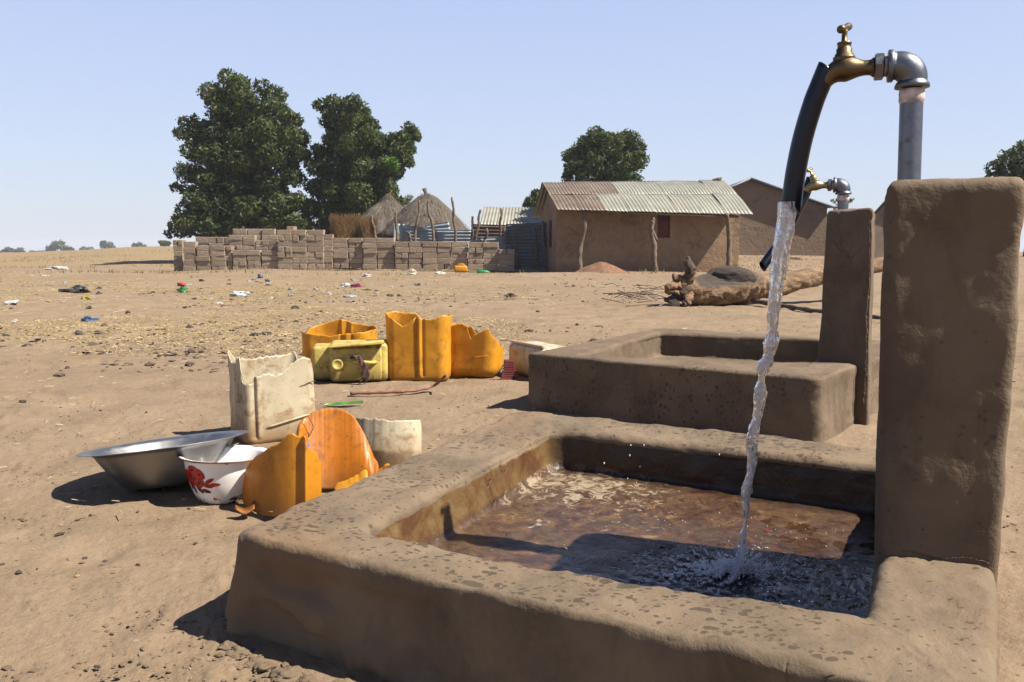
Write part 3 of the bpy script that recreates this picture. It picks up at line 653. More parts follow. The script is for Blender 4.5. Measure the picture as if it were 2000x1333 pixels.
# ------------------------------------------------------------------ plastic cans cut open
def rrect(W, Dp, r, n=200):
    """points and side parameter (0-1 front, 1-2 right, 2-3 back, 3-4 left)"""
    segs = []; hw, hd = W/2, Dp/2
    cs = [(-hw, -hd), (hw, -hd), (hw, hd), (-hw, hd)]; cen = [(-hw+r, -hd+r), (hw-r, -hd+r), (hw-r, hd-r), (-hw+r, hd-r)]
    P = []; U = []; per = n//4
    for s in range(4):
        L = W if s % 2 == 0 else Dp; ax = [(1, 0), (0, 1), (-1, 0), (0, -1)][s]; nm = [(0, -1), (1, 0), (0, 1), (-1, 0)][s]
        c0 = cen[s]; c1 = cen[(s+1) % 4]; arc = r*math.pi/4; st = L-2*r; tot = st+2*arc
        for k in range(per):
            t = k/per; q = t*tot
            if q < arc:
                a = -math.pi/4+q/r; P.append((c0[0]+r*(math.cos(a)*nm[0]+math.sin(a)*ax[0]), c0[1]+r*(math.cos(a)*nm[1]+math.sin(a)*ax[1])))
            elif q < arc+st:
                e = q-arc; P.append((c0[0]+r*nm[0]+ax[0]*e, c0[1]+r*nm[1]+ax[1]*e))
            else:
                a = (q-arc-st)/r; P.append((c1[0]+r*(math.cos(a)*nm[0]+math.sin(a)*ax[0]), c1[1]+r*(math.cos(a)*nm[1]+math.sin(a)*ax[1])))
            U.append(s+t)
    return np.array(P), np.array(U)
def cut_can(root, W, Dp, cut, mat, r=0.05, grooves=(), seed=1, jag=0.006, flare=0.0, bottom=True, lean=(0, 0), name='body', z0=0.0, n=240, br=0.025):
    P, U = rrect(W, Dp, r, n); n = len(P); K = 46
    ku = [c[0] for c in cut]; kh = [c[1] for c in cut]; H = np.interp(U, ku, kh, period=4)
    H = H + jag*fbm(np.stack([U*6, U*0, U*0+seed], 1), 1.0, 4, seed) + jag*0.5*fbm(np.stack([U*40, U*0, U*0+seed], 1), 1.0, 2, seed+5)
    V = np.zeros((n, K, 3)); nb = 8 if bottom else 0
    for j in range(K):
        if j < nb and bottom:
            a = j/nb*math.pi/2; ins = br*(1-math.sin(a)); z = br*(1-math.cos(a)); hw = np.full(n, z)
        else:
            a = (j-nb)/(K-1-nb); hw = (br if bottom else 0)+(H-(br if bottom else 0))*a; ins = 0
        ln = np.linalg.norm(P, axis=1, keepdims=True); N = P/ln
        XY = P - N*ins
        g = 0
        for (u0, wd, dp) in grooves: 
            du = (U-u0+2) % 4-2; g = g + dp*np.exp(-(du/wd)**2)
        XY = XY + N*(g*(1 if j > nb else 0))[:, None] if hasattr(g, '__len__') else XY
        XY = XY*(1+flare*hw[:, None])
        V[:, j, 0] = XY[:, 0]+lean[0]*hw; V[:, j, 1] = XY[:, 1]+lean[1]*hw; V[:, j, 2] = hw+z0
    V = V.reshape(-1, 3); V[:, :2] += V[:, :2]*(0.02*fbm(V, 9, 2, seed+20))[:, None]
    F = grid_faces(n, K, True).tolist()
    if bottom: F.append(tuple(k*K for k in range(n-1, -1, -1)))
    o = mesh(name, V, F, mat, root); solid(o, 0.0028); return o
def gthing(name, label, cat, px, py, rz=0, group=None):
    p = G(px, py, 0); p.z = gz1(p.x, p.y)-0.001; return thing(name, label, cat, p, rz, group)
CG = 'plastic cans cut open and left on the ground'
# A: cream can with a tall jagged front
c = gthing('cut_jerrycan', 'tall cream plastic can cut open with a split side, standing alone behind the metal basin', 'jerrycan', 534, 856, R(34), CG)
cut_can(c, 0.245, 0.20, [(0.0, .215), (0.08, .215), (0.10, .235), (0.22, .245), (0.42, .232), (0.60, .262), (0.82, .292), (0.93, .285), (1.02, .235), (1.2, .20), (1.8, .20), (2.0, .285), (2.25, .275), (2.9, .272), (3.0, .305), (3.3, .27), (3.6, .29), (3.78, .30), (3.9, .22)],
        M['white_pl'], 0.028, [(0.10, .03, -.007), (0.17, .025, .006), (3.5, .05, -.012), (3.72, .03, .008), (3.88, .02, -.01), (1.3, .06, -.006)], 3, 0.005, 0.06)
rdg = [Vector((-0.055+0.155*k/9, -0.1055, 0.062+0.030*k/9)) for k in range(10)]
mesh('moulded_ridge', *sweep(rdg, [0.001]+[0.0035]*8+[0.001], 8), M['white_pl'], c)
cr = [Vector((0.118-0.055*k/6, -0.1035, 0.205-0.012*k/6+0.002*math.sin(k))) for k in range(7)]
mesh('crack', *sweep(cr, [0.0018-0.0002*k for k in range(7)], 6), M['bark'], c)
# B: low orange can at the back
c = gthing('cut_jerrycan', 'low orange can cut open with a wavy rim, farthest back behind the pale yellow jerrycan', 'jerrycan', 666, 722, R(-4), CG)
cut_can(c, 0.375, 0.27, [(0, .225), (.45, .205), (.9, .225), (1.2, .235), (1.8, .225), (2.2, .245), (2.6, .275), (3.0, .235), (3.6, .20), (3.9, .22)], M['orange'], 0.075, [(.62, .02, -.006), (.70, .02, .004), (.78, .02, -.006), (2.42, .02, -.006), (2.5, .02, .004), (2.58, .02, -.006)], 5, 0.004, 0.10)
# F: orange can just behind
c = gthing('cut_jerrycan', 'plain orange can half hidden between the pale yellow and the tallest orange one', 'jerrycan', 742, 738, R(4), CG)
cut_can(c, 0.19, 0.16, [(0, .185), (1, .19), (2, .205), (3, .18)], M['orange'], 0.03, [(0.5, .03, -.004)], 7, 0.004)
# D: tall orange
c = gthing('cut_jerrycan', 'tallest orange plastic can with a double crease down its front and a notched top', 'jerrycan', 820, 740, R(-3), CG)
cut_can(c, 0.315, 0.20, [(0, .335), (.12, .31), (.28, .275), (.34, .285), (.5, .325), (.75, .320), (.95, .335), (1.2, .33), (2.0, .33), (2.4, .27), (2.6, .33), (2.95, .34), (3.5, .345), (3.9, .342)], M['orange'], 0.05, [(.50, .018, -.010), (.555, .018, .008), (.62, .018, -.008), (.06, .02, -.004)], 9, 0.004, 0.05, name='body')
# E: orange, scooped, rounded corner
c = gthing('cut_jerrycan', 'scooped orange plastic can with torn right edge and rounded base, rightmost of the orange ones', 'jerrycan', 925, 735, R(-14), CG)
cut_can(c, 0.285, 0.20, [(0, .26), (.1, .272), (.32, .285), (.42, .27), (.50, .215), (.54, .205), (.57, .225), (.72, .245), (.86, .262), (.93, .235), (1.02, .215), (1.3, .17), (1.7, .16), (2.0, .16), (2.45, .165), (2.7, .25), (3.2, .27), (3.7, .265)], M['orange'], 0.07, [(.12, .04, .004)], 12, 0.005, 0.0, lean=(0.05, 0), br=0.055)
rdg = [Vector((0.03+0.085*k/6, -0.1035-0.0005*k, 0.115+0.012*k/6)) for k in range(7)]
mesh('moulded_ridge', *sweep(rdg, [0.0005]+[0.002]*5+[0.0005], 6), M['orange'], c)
# C: pale yellow jerrycan on its side
def rbox(cx_, cy_, cz_, sx, sy, sz, r):
    o = box((cx_, cy_, cz_), (sx, sy, sz)); return o
c = gthing('jerrycan', 'pale yellow jerrycan lying on its side, round cap and handle facing the viewer', 'jerrycan', 690, 748, R(10), 'plastic cans cut open and left on the ground')
o = mesh('body', *join(box((0.03, 0.10, 0.10), (0.29, 0.19, 0.20))), M['yellow_pl'], c); bevel(o, 0.028, 5)
o = mesh('shoulder', *join(box((-0.115, 0.135, 0.095), (0.17, 0.16, 0.175))), M['yellow_pl'], c); bevel(o, 0.02, 4)
o = mesh('top_panel', *join(box((0.02, -0.004, 0.095), (0.245, 0.03, 0.165))), M['yellow_pl'], c); bevel(o, 0.012, 4)
o = mesh('torn_lip', *join(box((0.035, -0.004, 0.197), (0.27, 0.13, 0.010), 0, 0.004)), M['yellow_pl'], c); bevel(o, 0.003, 2); o.rotation_euler = (0, R(-4), 0)
q = Vector((0, -1, 0.05)).to_track_quat('Z', 'Y').to_matrix().to_4x4(); q.translation = Vector((-0.075, -0.018, 0.100))
mesh('cap', *join(lathe([(0.022, 0), (0.0225, 0.016), (0.0285, 0.017), (0.0285, 0.026), (0.026, 0.029), (0.018, 0.0292), (0.017, 0.027), (0.0005, 0.027)], 28, q)), M['yellow_pl'], c)
hp = spline([(0.00, -0.012, 0.108), (0.012, -0.035, 0.112), (0.05, -0.042, 0.110), (0.09, -0.036, 0.106), (0.115, -0.014, 0.105)], 16)
mesh('handle', *sweep(hp, 0.0085, 12), M['yellow_pl'], c)
M['rag'] = simple('brown_rag', (0.10, 0.055, 0.045), 0.95, 0, 0.5, 60, 0.003)
rag = []
for k in range(7):
    dx = (k-3)*0.0035; P = spline([(-0.005+dx*0.6, -0.022, 0.128), (0.018+dx, -0.052, 0.140+0.004*random.random()), (0.048+dx, -0.060, 0.105), (0.062+dx*1.3, -0.056, 0.06), (0.055+dx*1.9, -0.05, 0.012+0.02*random.random())], 22)
    rag.append(sweep(P, [0.0045+0.0018*math.sin(i*1.3+k) for i in range(22)], 8))
V, F = join(*rag); r_ = mesh('rag', V, F, M['rag']); r_.matrix_world = Matrix.LocRotScale(c.location, c.rotation_euler, None)
tag(r_, 'twisted brown rag tied over the pale yellow handle', 'rag')
# G: cream can behind the far trough
c = gthing('jerrycan', 'cream plastic jerrycan lying against the left corner of the farther trough', 'jerrycan', 1078, 744, R(28), 'plastic cans cut open and left on the ground')
o = mesh('body', *join(box((0.0, 0.13, 0.095), (0.19, 0.36, 0.16))), M['white_pl'], c); bevel(o, 0.032, 5)
o = mesh('torn_edge', *join(box((-0.075, 0.13, 0.180), (0.012, 0.34, 0.012), 0, 0.003)), M['white_pl'], c); bevel(o, 0.003, 2)
M['redrib'] = simple('dark_red_plastic', (0.14, 0.03, 0.03), 0.5, 0, 0.3, 20)
V = []; F = []
nx, ny = 60, 2
p0 = G(992, 748, 0)
rb = []
for k in range(8): rb.append(box((p0.x+0.006, p0.y+0.07, 0.014+k*0.012), (0.09-0.006*k, 0.012+0.004*(k % 2), 0.008), R(20)))
rb.append(box((p0.x+0.006, p0.y+0.076, 0.055), (0.055, 0.006, 0.105), R(20)))
tag(mesh('ribbed_plastic_piece', *join(*rb), M['redrib'], smooth=False), 'dark red ribbed plastic scrap in the shade beside the scooped orange can', 'plastic scrap')
# shells in front: columns between a top and a bottom outline, each at its own distance
def shell(name, label, cat, top, bot, depth, mat, group=None, thick=0.003, jag=1.5, K=40, N=110, seed=1, ground=None):
    xs = np.linspace(top[0][0], top[-1][0], N); ty = np.interp(xs, [p[0] for p in top], [p[1] for p in top]); by = np.interp(xs, [p[0] for p in bot], [p[1] for p in bot])
    ty = ty + jag*fbm(np.stack([xs*0.15, xs*0, xs*0+seed], 1), 1, 3, seed)
    V = []
    for i, x in enumerate(xs):
        for j in range(K):
            f = j/(K-1); y = by[i]*(1-f)+ty[i]*f; V.append(D(x, y, depth(x, f)))
    c = np.array([0.5*(xs[0]+xs[-1]), 0, 0]); p = G(0.5*(top[0][0]+top[-1][0]), max(b_[1] for b_ in bot), 0)
    root = thing(name, label, cat, (p.x, p.y, 0), 0, group)
    V = np.array([v[:] for v in V]); V[:, 2] = np.maximum(V[:, 2], 0.004)
    V = V - np.array([p.x, p.y, 0]); o = mesh('shell', V, grid_faces(N, K), mat, root); solid(o, thick); return root
Jd = lambda x, f: 2.00 + 0.07*((x-585)/110.0)**2 + 0.05*max(0, (520-x)/45.0)**2 - 0.012*math.exp(-((x-597)/4.0)**2) + 0.02*f + (0.03*max(0, x-600)/27)
sj = shell('broken_jerrycan', 'upright orange can wall with rounded corner and vertical crease, leaning at the near trough rim', 'jerrycan piece',
      [(474, 965), (476, 930), (482, 915), (500, 892), (525, 875), (548, 864), (562, 850), (572, 845), (580, 853), (597, 854), (598.5, 870), (606, 878), (618, 884), (623, 900), (627, 905)],
      [(474, 975), (478, 990), (484, 1005), (495, 1019), (540, 1010), (627, 1005)], Jd, M['orange_dull'], 'pieces of broken orange cans', seed=4)
fl = spline([(-0.082, 0.055, 0.022), (-0.100, 0.035, 0.010), (-0.120, 0.025, 0.024)], 8); 
V = []; 
for i, p in enumerate(fl):
    wv = 0.020*(1-i/8.5)
    V += [p+Vector((0.3*wv, -wv, 0)), p+Vector((-0.3*wv, wv, 0.008))]
F = [(2*i, 2*i+1, 2*i+3, 2*i+2) for i in range(7)]
solid(mesh('torn_flap', V, F, M['orange_deep'], sj), 0.003)
Idp = lambda x, f: 2.24 - 0.055*((x-660)/80.0)**2 + 0.09*f
si = shell('broken_jerrycan', 'big rounded deep orange can half standing behind the creased orange wall', 'jerrycan piece',
      [(579, 862), (580, 843), (585, 826), (600, 812), (618, 803), (640, 797), (658, 798), (676, 804), (694, 817), (704, 834), (712, 850), (722, 872), (730, 895), (737, 903), (739, 915), (744, 930)],
      [(579, 868), (588, 880), (600, 955), (744, 958)], Idp, M['orange_deep'], 'pieces of broken orange cans', seed=8)
crk = [D(600+(0, 6, 10, 12, 8, 4, -4)[k], 812+8*k, Idp(604, 0.7)-0.003) - si.location for k in range(7)]
mesh('crack', *sweep(crk, 0.0012, 6), M['bark'], si)
shell('plastic_shard', 'small pale orange shard poking up inside the broken orange can by the trough rim', 'plastic shard',
      [(654, 948), (665, 942), (690, 933), (708, 921), (716, 916), (719, 935)], [(654, 958), (719, 950)], lambda x, f: 2.02+0.02*f, M['orange'], None, seed=5, N=30, K=12)
shell('plastic_shard', 'thin torn orange sliver between the rounded orange can half and the cream sheet', 'plastic shard',
      [(738, 918), (748, 912), (760, 905)], [(738, 925), (748, 921), (760, 909)], lambda x, f: 2.2+0.02*f, M['orange'], None, seed=6, N=20, K=8)
shell('broken_jerrycan', 'cream plastic can wall standing upright behind the orange pieces', 'jerrycan piece',
      [(690, 814), (720, 817), (760, 821), (800, 822), (820, 822), (822, 830), (823, 840)], [(690, 935), (760, 940), (823, 935)],
      lambda x, f: 2.42 + 0.05*((x-770)/80.0)**2+0.05*max(0, f-0.48) + 0.012*max(0, (x-805)/15.0), M['white_pl'], None, seed=9)
p = G(640, 962, 0)
P = [Vector((p.x+0.035*math.cos(a)-0.012, p.y+0.05+0.04*math.sin(a)*0.4, 0.052+0.040*math.sin(a))) for a in np.linspace(-0.6, 2.4, 24)]
tag(mesh('black_ring', *sweep(P, 0.0055, 10), simple('black_plastic', (0.03, 0.028, 0.027), 0.5)), 'black curved plastic ring caught between the two orange pieces', 'ring')
p = D(597, 876, 2.12); V, F = lump(p, 0.017, 5, (0.5, 0.5, 1.0)); tag(mesh('plastic_scrap', V, F, simple('blue_plastic', (0.03, 0.09, 0.45), 0.4)), 'bit of bright blue plastic seen through the gap between the two orange pieces', 'plastic bit')
# ------------------------------------------------------------------ metal basin and enamel bowl
pc = G(272, 958, 0)
root = thing('metal_basin', 'wide aluminium basin tilted up with its lip resting on the white enamel bowl', 'basin', (pc.x, pc.y, 0.012)); BZ = 0.88
prof = [(0.0005, 0.004), (0.105, 0.003), (0.118, 0.008), (0.14, 0.035), (0.165, 0.075), (0.186, 0.112), (0.192, 0.124), (0.197, 0.128), (0.228, 0.132), (0.232, 0.130), (0.228, 0.1285), (0.196, 0.1245), (0.189, 0.118), (0.183, 0.108), (0.162, 0.073), (0.137, 0.035), (0.116, 0.011), (0.104, 0.0065), (0.0005, 0.0065)]
V, F = lathe([(a_*0.965, b_*BZ) for a_, b_ in prof], 96); o = mesh('bowl', V, F, M['alu'], root)
V = np.array([v[:] for v in V]); 
root.rotation_euler = (R(-6.2), R(-6.6), 0); root.location.z = 0.010; root.location.x += 0.072; root.location.y += 0.03
m = o.modifiers.new('s', 'SUBSURF'); m.levels = 1; m.render_levels = 1
pe = G(437, 975, 0)
root = thing('enamel_bowl', 'white enamel bowl with a painted red flower and chipped rust marks, under the basin lip', 'bowl', (pe.x, pe.y+0.01, -0.002), R(0)); root.rotation_euler = (R(-2.5), R(1.5), 0)
bp = [(0.0005, 0.006), (0.056, 0.004), (0.060, 0.0), (0.066, 0.003), (0.078, 0.022), (0.090, 0.055), (0.099, 0.090), (0.1035, 0.115), (0.106, 0.122), (0.116, 0.1245), (0.1175, 0.127), (0.115, 0.1285), (0.105, 0.126), (0.101, 0.121), (0.096, 0.090), (0.087, 0.055), (0.075, 0.024), (0.060, 0.010), (0.0005, 0.009)]
t = NT('chipped_enamel'); n = t.noise(22, 6, 0.75, dist=0.6); z = t.sep(t.tc.outputs['Object'])[2]
low = t.rng(z, 0.045, 0.0, 0, 0.21); hi = t.rng(z, 0.10, 0.122, 0, 0.10)
chip = t.rng(t.math('ADD', n, t.math('ADD', low, hi)), 0.665, 0.69)
cc = t.mix(t.rng(t.noise(9, 4), 0.4, 0.75, 0, 0.45), (0.80, 0.80, 0.78), (0.55, 0.46, 0.36)); cc = t.mix(chip, cc, (0.06, 0.025, 0.015))
M['enamel'] = t.fin(cc, t.rng(n, 0.5, 0.7, 0.18, 0.6))
mesh('bowl', *lathe([(a_, b_*0.95) for a_, b_ in bp], 80), M['enamel'], root)
rimP = [Vector((0.1165*math.cos(a), 0.1165*math.sin(a), 0.1262*0.95)) for a in np.linspace(0, 2*math.pi, 81)]
mesh('rim', *sweep(rimP, 0.0021, 8, cap=False), simple('worn_rim', (0.11, 0.05, 0.04), 0.5, 0, 0.6, 40), root)
def br_at(z): return float(np.interp(z/0.95, [0.003, 0.022, 0.055, 0.090, 0.115], [0.066, 0.078, 0.090, 0.099, 0.1035]))
def petal(ac, zc, la, lb, rot, mat, name, proud=0.0008, parent=root):
    """flat painted petal wrapped on the bowl's side"""
    V = []; n = 20; rows = 5
    V.append((a0+(ac-a0)*1.75, 0.070+(zc-0.072)*1.7))
    for j in range(1, rows+1):
        for k in range(n):
            th = 2*math.pi*k/n; q = j/rows; x = la*math.cos(th)*q; y = lb*math.sin(th)*q*(1-0.25*math.cos(th))
            V.append((a0+(ac-a0)*1.75+1.7*(x*math.cos(rot)-y*math.sin(rot))/0.092, 0.070+(zc-0.072)*1.7+1.7*(x*math.sin(rot)+y*math.cos(rot))))
    W = []
    for (a_, z_) in V:
        r_ = br_at(z_)+proud; W.append((r_*math.cos(a_), r_*math.sin(a_), z_))
    F = [(0, 1+k, 1+(k+1) % n) for k in range(n)]
    for j in range(rows-1):
        for k in range(n): F.append((1+j*n+k, 1+j*n+(k+1) % n, 1+(j+1)*n+(k+1) % n, 1+(j+1)*n+k))
    return W, F
M['redpaint'] = simple('red_paint', (0.36, 0.012, 0.012), 0.3, 0, 0.45, 60); M['darkpaint'] = simple('dark_red_paint', (0.07, 0.014, 0.02), 0.35, 0, 0.4, 60)
a0 = R(-90-30)
P1 = [petal(a0+dx, 0.072+dz, la, lb, ro, None, '', 0.0006+0.00025*i) for i, (dx, dz, la, lb, ro) in enumerate([(0, 0, .013, .010, 0), (-.10, .006, .009, .008, .6), (.09, .008, .010, .008, -.5), (-.03, .014, .010, .007, .2), (.06, -.006, .010, .008, .4), (-.12, -.007, .008, .007, 1.0), (-.18, .002, .007, .011, 0)])]
mesh('painted_flower', *join(*P1), M['redpaint'], root)
P2 = [petal(a0+dx, 0.072+dz, la, lb, ro, None, '', 0.0005+0.0002*i) for i, (dx, dz, la, lb, ro) in enumerate([(.21, -.009, .0085, .0036, -.25), (.33, -.007, .0085, .0030, .1), (.25, -.001, .008, .0030, .55)])]
mesh('painted_petals', *join(*P2), M['redpaint'], root)
P3 = [petal(a0+dx, 0.072+dz, la, lb, ro, None, '', 0.0004+0.0002*i) for i, (dx, dz, la, lb, ro) in enumerate([(.04, -.017, .008, .0034, -.7), (.17, -.018, .008, .0032, -.2), (-.10, -.017, .008, .0034, -1.2), (-.17, -.013, .007, .003, -1.9)])]
mesh('painted_leaves', *join(*P3), M['darkpaint'], root)
# ------------------------------------------------------------------ sticks, leaves
def twig(name, label, cat, pts, r, mat, n=8, N=24):
    P = spline(pts, N); rr = [r*(1-0.35*i/N)*(1+0.22*math.sin(i*2.1)) for i in range(N)]
    V, F = sweep(P, rr, n); return tag(mesh(name, V, F, mat), label, cat)
M['stick'] = simple('reddish_stick', (0.23, 0.105, 0.065), 0.85, 0, 0.35, 40, 0.002)
twig('stick', 'bent reddish brown stick lying on the ground in front of the orange cans', 'stick',
     [G(684, 772)+Vector((0, 0, .008)), G(740, 771)+Vector((0, 0, .010)), G(800, 770)+Vector((0, 0, .014)), G(845, 764)+Vector((0, 0, .022)), G(872, 768)+Vector((0, 0, .085))], 0.0085, M['stick'])
M['greenleaf'] = simple('green_leaf', (0.07, 0.17, 0.03), 0.45, 0, 0.3, 20)
p = G(672, 791, 0.004); V = []; n = 14
for i in range(n+1):
    q = i/n; x = (q-0.5)*0.155; wv = 0.019*math.sin(q*math.pi)**0.7
    V += [(p.x+x, p.y-wv+x*0.3, 0.006+0.004*q), (p.x+x, p.y+x*0.3, 0.003+0.004*q), (p.x+x, p.y+wv+x*0.3, 0.012+0.006*q)]
F = []
for i in range(n): F += [(3*i, 3*i+3, 3*i+4, 3*i+1), (3*i+1, 3*i+4, 3*i+5, 3*i+2)]
tag(mesh('leaf', V, F, M['greenleaf']), 'single fresh green leaf lying on the bare ground below the pale yellow jerrycan', 'leaf')
# ------------------------------------------------------------------ scattered soil crumbs, straw and droppings
def scatter_lumps(name, pts, rads, mat, kind='stuff', seed=0, flat=0.6):
    bm = bmesh.new(); bmesh.ops.create_icosphere(bm, subdivisions=1, radius=1.0)
    bv = np.array([v.co[:] for v in bm.verts]); bf = np.array([[v.index for v in f.verts] for f in bm.faces]); bm.free()
    r = np.random.default_rng(seed); n = len(pts); V = bv[None]*(1+0.32*r.standard_normal((n, len(bv), 1)).clip(-1.5, 1.5))
    an = r.uniform(0, 6.28, n); ca, sa = np.cos(an)[:, None], np.sin(an)[:, None]; ex = r.uniform(0.7, 1.7, (n, 1))
    X = V[:, :, 0]*ex; Y = V[:, :, 1]; V = np.stack([X*ca-Y*sa, X*sa+Y*ca, V[:, :, 2]*flat*r.uniform(.6, 1.3, (n, 1))], 2)*rads[:, None, None]+pts[:, None, :]
    F = (bf[None]+np.arange(n)[:, None, None]*len(bv)).reshape(-1, 3)
    return tag(mesh(name, V.reshape(-1, 3), F, mat, smooth=False), kind=kind)
def pts_in(n, y0, y1, q0, q1, seed, powr=1.5, mask=None):
    r = np.random.default_rng(seed); y = y0+(y1-y0)*r.random(n)**powr; q = r.uniform(q0, q1, n); x = y*q
    if mask is not None: k = mask(x, y) > r.random(n); x, y = x[k], y[k]
    # keep out of the troughs
    def inside(P, g=0.03):
        Q = [Vector((p[0], p[1])) for p in P]; c_ = sum(Q, Vector((0, 0)))/4; Q = [c_+(q_-c_)*(1+g) for q_ in Q]; ok = np.ones(len(x), bool)
        for i in range(4):
            a_, b_ = Q[i], Q[(i+1) % 4]; ok &= ((b_.x-a_.x)*(y-a_.y)-(b_.y-a_.y)*(x-a_.x)) > 0
        return ok
    k = ~(inside(O1, 0.06) | inside(O2)); x, y = x[k], y[k]
    return np.stack([x, y, gz(x, y)], 1)
def cl(sc, lo, hi, seed): return lambda x, y: sstep(lo, hi, fbm(np.stack([x, y, x*0], 1), sc, 3, seed))
M['clod'] = simple('earth_clod', (0.13, 0.09, 0.056), 0.95, 0, 0.35, 3); M['dung'] = simple('dark_droppings', (0.055, 0.038, 0.028), 0.95, 0, 0.5, 3)
M['pebble'] = simple('pale_pebble', (0.20, 0.15, 0.105), 0.9, 0, 0.3, 3)
p = pts_in(26000, 0.9, 11, -0.75, 0.7, 1, 1.6, cl(1.4, -0.1, 0.6, 31)); scatter_lumps('soil_crumbs', p, 0.0018+0.0040*rng.random(len(p))**3, M['clod'], seed=1)
p = pts_in(5000, 0.9, 16, -0.75, 0.7, 2, 1.2); scatter_lumps('pale_grit', p, 0.0015+0.004*rng.random(len(p))**3, M['pebble'], seed=2)
p = pts_in(7000, 4.5, 26, -0.70, 0.25, 3, 1.1, cl(0.6, -0.25, 0.6, 62)); scatter_lumps('dark_droppings', p, 0.008+0.022*rng.random(len(p))**4, M['dung'], seed=3, flat=0.5)
p = pts_in(1300, 1.5, 9, -0.75, 0.5, 4, 1.0, cl(0.9, 0.0, 0.7, 77)); scatter_lumps('dark_crumbs', p, 0.002+0.006*rng.random(len(p))**3, M['dung'], seed=4)
def strawstuff(name, n, y0, y1, q0, q1, L, wd, mat, seed, mask):
    P = pts_in(n, y0, y1, q0, q1, seed, 1.0, mask); r = np.random.default_rng(seed+1); n = len(P)
    a_ = r.uniform(0, 6.28, n); l = L*(0.3+r.random(n)**2); dx = np.stack([np.cos(a_)*l, np.sin(a_)*l, 0.25*l*r.standard_normal(n)*0.5], 1)
    nx_ = np.stack([-np.sin(a_)*wd, np.cos(a_)*wd, np.zeros(n)], 1); P[:, 2] += 0.006+0.01*r.random(n)
    up_ = np.array([0, 0, 1])*wd*0.9
    V = np.stack([P-dx-nx_, P+dx-nx_, P+dx+nx_, P-dx+nx_, P-dx+up_, P+dx+up_], 1).reshape(-1, 3)
    b_ = np.arange(n)[:, None]*6; F = np.concatenate([b_+np.array([0, 1, 5, 4]), b_+np.array([4, 5, 2, 3]), b_+np.array([0, 3, 2, 1])])
    tag(mesh(name, V, F, mat, smooth=False), kind='stuff')
M['chaff'] = simple('straw_chaff', (0.27, 0.20, 0.09), 0.8, 0, 0.4, 2); M['chaff_pale'] = simple('pale_straw', (0.36, 0.29, 0.17), 0.8, 0, 0.3, 2)
strawstuff('straw_chaff', 52000, 5.2, 26, -0.68, 0.02, 0.013, 0.004, M['chaff'], 10, cl(0.55, -0.3, 0.4, 62))
strawstuff('pale_straw', 2600, 5.2, 27, -0.68, 0.3, 0.05, 0.0035, M['chaff_pale'], 12, cl(0.5, -0.2, 0.6, 64))
strawstuff('straw_bits', 500, 2, 7, -0.7, 0.4, 0.02, 0.0015, M['chaff_pale'], 14, None)
# dry grass tufts along the rise
def grass():
    P = pts_in(9000, 24, 60, -0.66, 0.30, 20, 1.0, cl(0.3, -0.2, 0.5, 90)); n = len(P); r = np.random.default_rng(9); h = 0.05+0.10*r.random(n)
    dx = r.standard_normal((n, 2))*0.04; V = np.stack([P+[-0.012, 0, 0], P+[0.012, 0, 0], P+np.stack([dx[:, 0], dx[:, 1], h], 1)], 1).reshape(-1, 3)
    tag(mesh('dry_grass', V, np.arange(3*n).reshape(-1, 3), M['chaff'], smooth=False), kind='stuff')
grass()
# ------------------------------------------------------------------ litter, each piece a thing
def crumple(name, label, cat, px, py, wpx, hpx, col, seed, group=None, rough=0.5, spike=0.6):
    g = G(px, py, 0); z = gz1(g.x, g.y); g = G(px, py, z); k = g.y/FPX; W = wpx*k/2*0.85; H = hpx*k*0.8; col = tuple(c_*0.62+0.012 for c_ in col)
    V, F = lump((0, 0, 0), 1.0, seed, (1, 1, 1), 3, spike, 3.2)
    V = V*np.array([W, W*0.7, H*0.62]); V[:, 2] = np.maximum(V[:, 2]+H*0.22, 0.0)
    m = M.setdefault(str(col)+str(rough), simple('litter_%s' % name, col, rough, 0, 0.3, 8))
    o = mesh(name, V, F, m, smooth=False); o.location = (g.x, g.y, z); return tag(o, label, cat, group)
WH = (0.72, 0.70, 0.68)
crumple('plastic_bag', 'crumpled white plastic bag lying low at the far left edge', 'bag', 22, 592, 28, 9, WH, 1)
crumple('plastic_bag', 'small white plastic scrap left of the blue rag', 'bag', 28, 629, 15, 6, WH, 2)
crumple('plastic_sheet', 'long stretched white plastic sheet on the rise at the left', 'plastic sheet', 112, 527, 44, 8, (0.55, 0.50, 0.46), 3)
crumple('plastic_sheet', 'flat pale plastic strip left of the stretched white sheet', 'plastic sheet', 62, 543, 34, 6, (0.58, 0.52, 0.44), 4)
crumple('plastic_bag', 'white bag beside the pale strip near the rise', 'bag', 88, 543, 20, 8, (0.6, 0.55, 0.52), 5)
crumple('black_bag', 'crumpled black plastic bag on the straw litter at the left', 'bag', 150, 572, 52, 18, (0.03, 0.028, 0.03), 6)
crumple('packet', 'yellow and dark packet just below the black bag', 'packet', 168, 585, 22, 10, (0.42, 0.33, 0.05), 7)
crumple('rag', 'blue rag on the straw below the black bag', 'rag', 171, 627, 32, 11, (0.03, 0.09, 0.22), 8, None, 0.9)
crumple('stone', 'round dark grey stone below the blue rag', 'stone', 156, 654, 19, 13, (0.09, 0.08, 0.08), 9, None, 0.9, 0.25)
crumple('stone', 'long dark clod right of the round dark stone', 'stone', 192, 653, 20, 7, (0.07, 0.055, 0.045), 10, None, 0.9, 0.4)
o = crumple('green_bag', 'bright green bundle topped with a red scrap in the middle of the litter', 'bag', 358, 572, 20, 19, (0.02, 0.26, 0.06), 11)
mesh('red_scrap', *lump((-0.02, 0, 0.13), 0.055, 3, (1.3, 0.7, 0.6), 2, 0.4), simple('red_plastic', (0.45, 0.03, 0.03), 0.5), o)
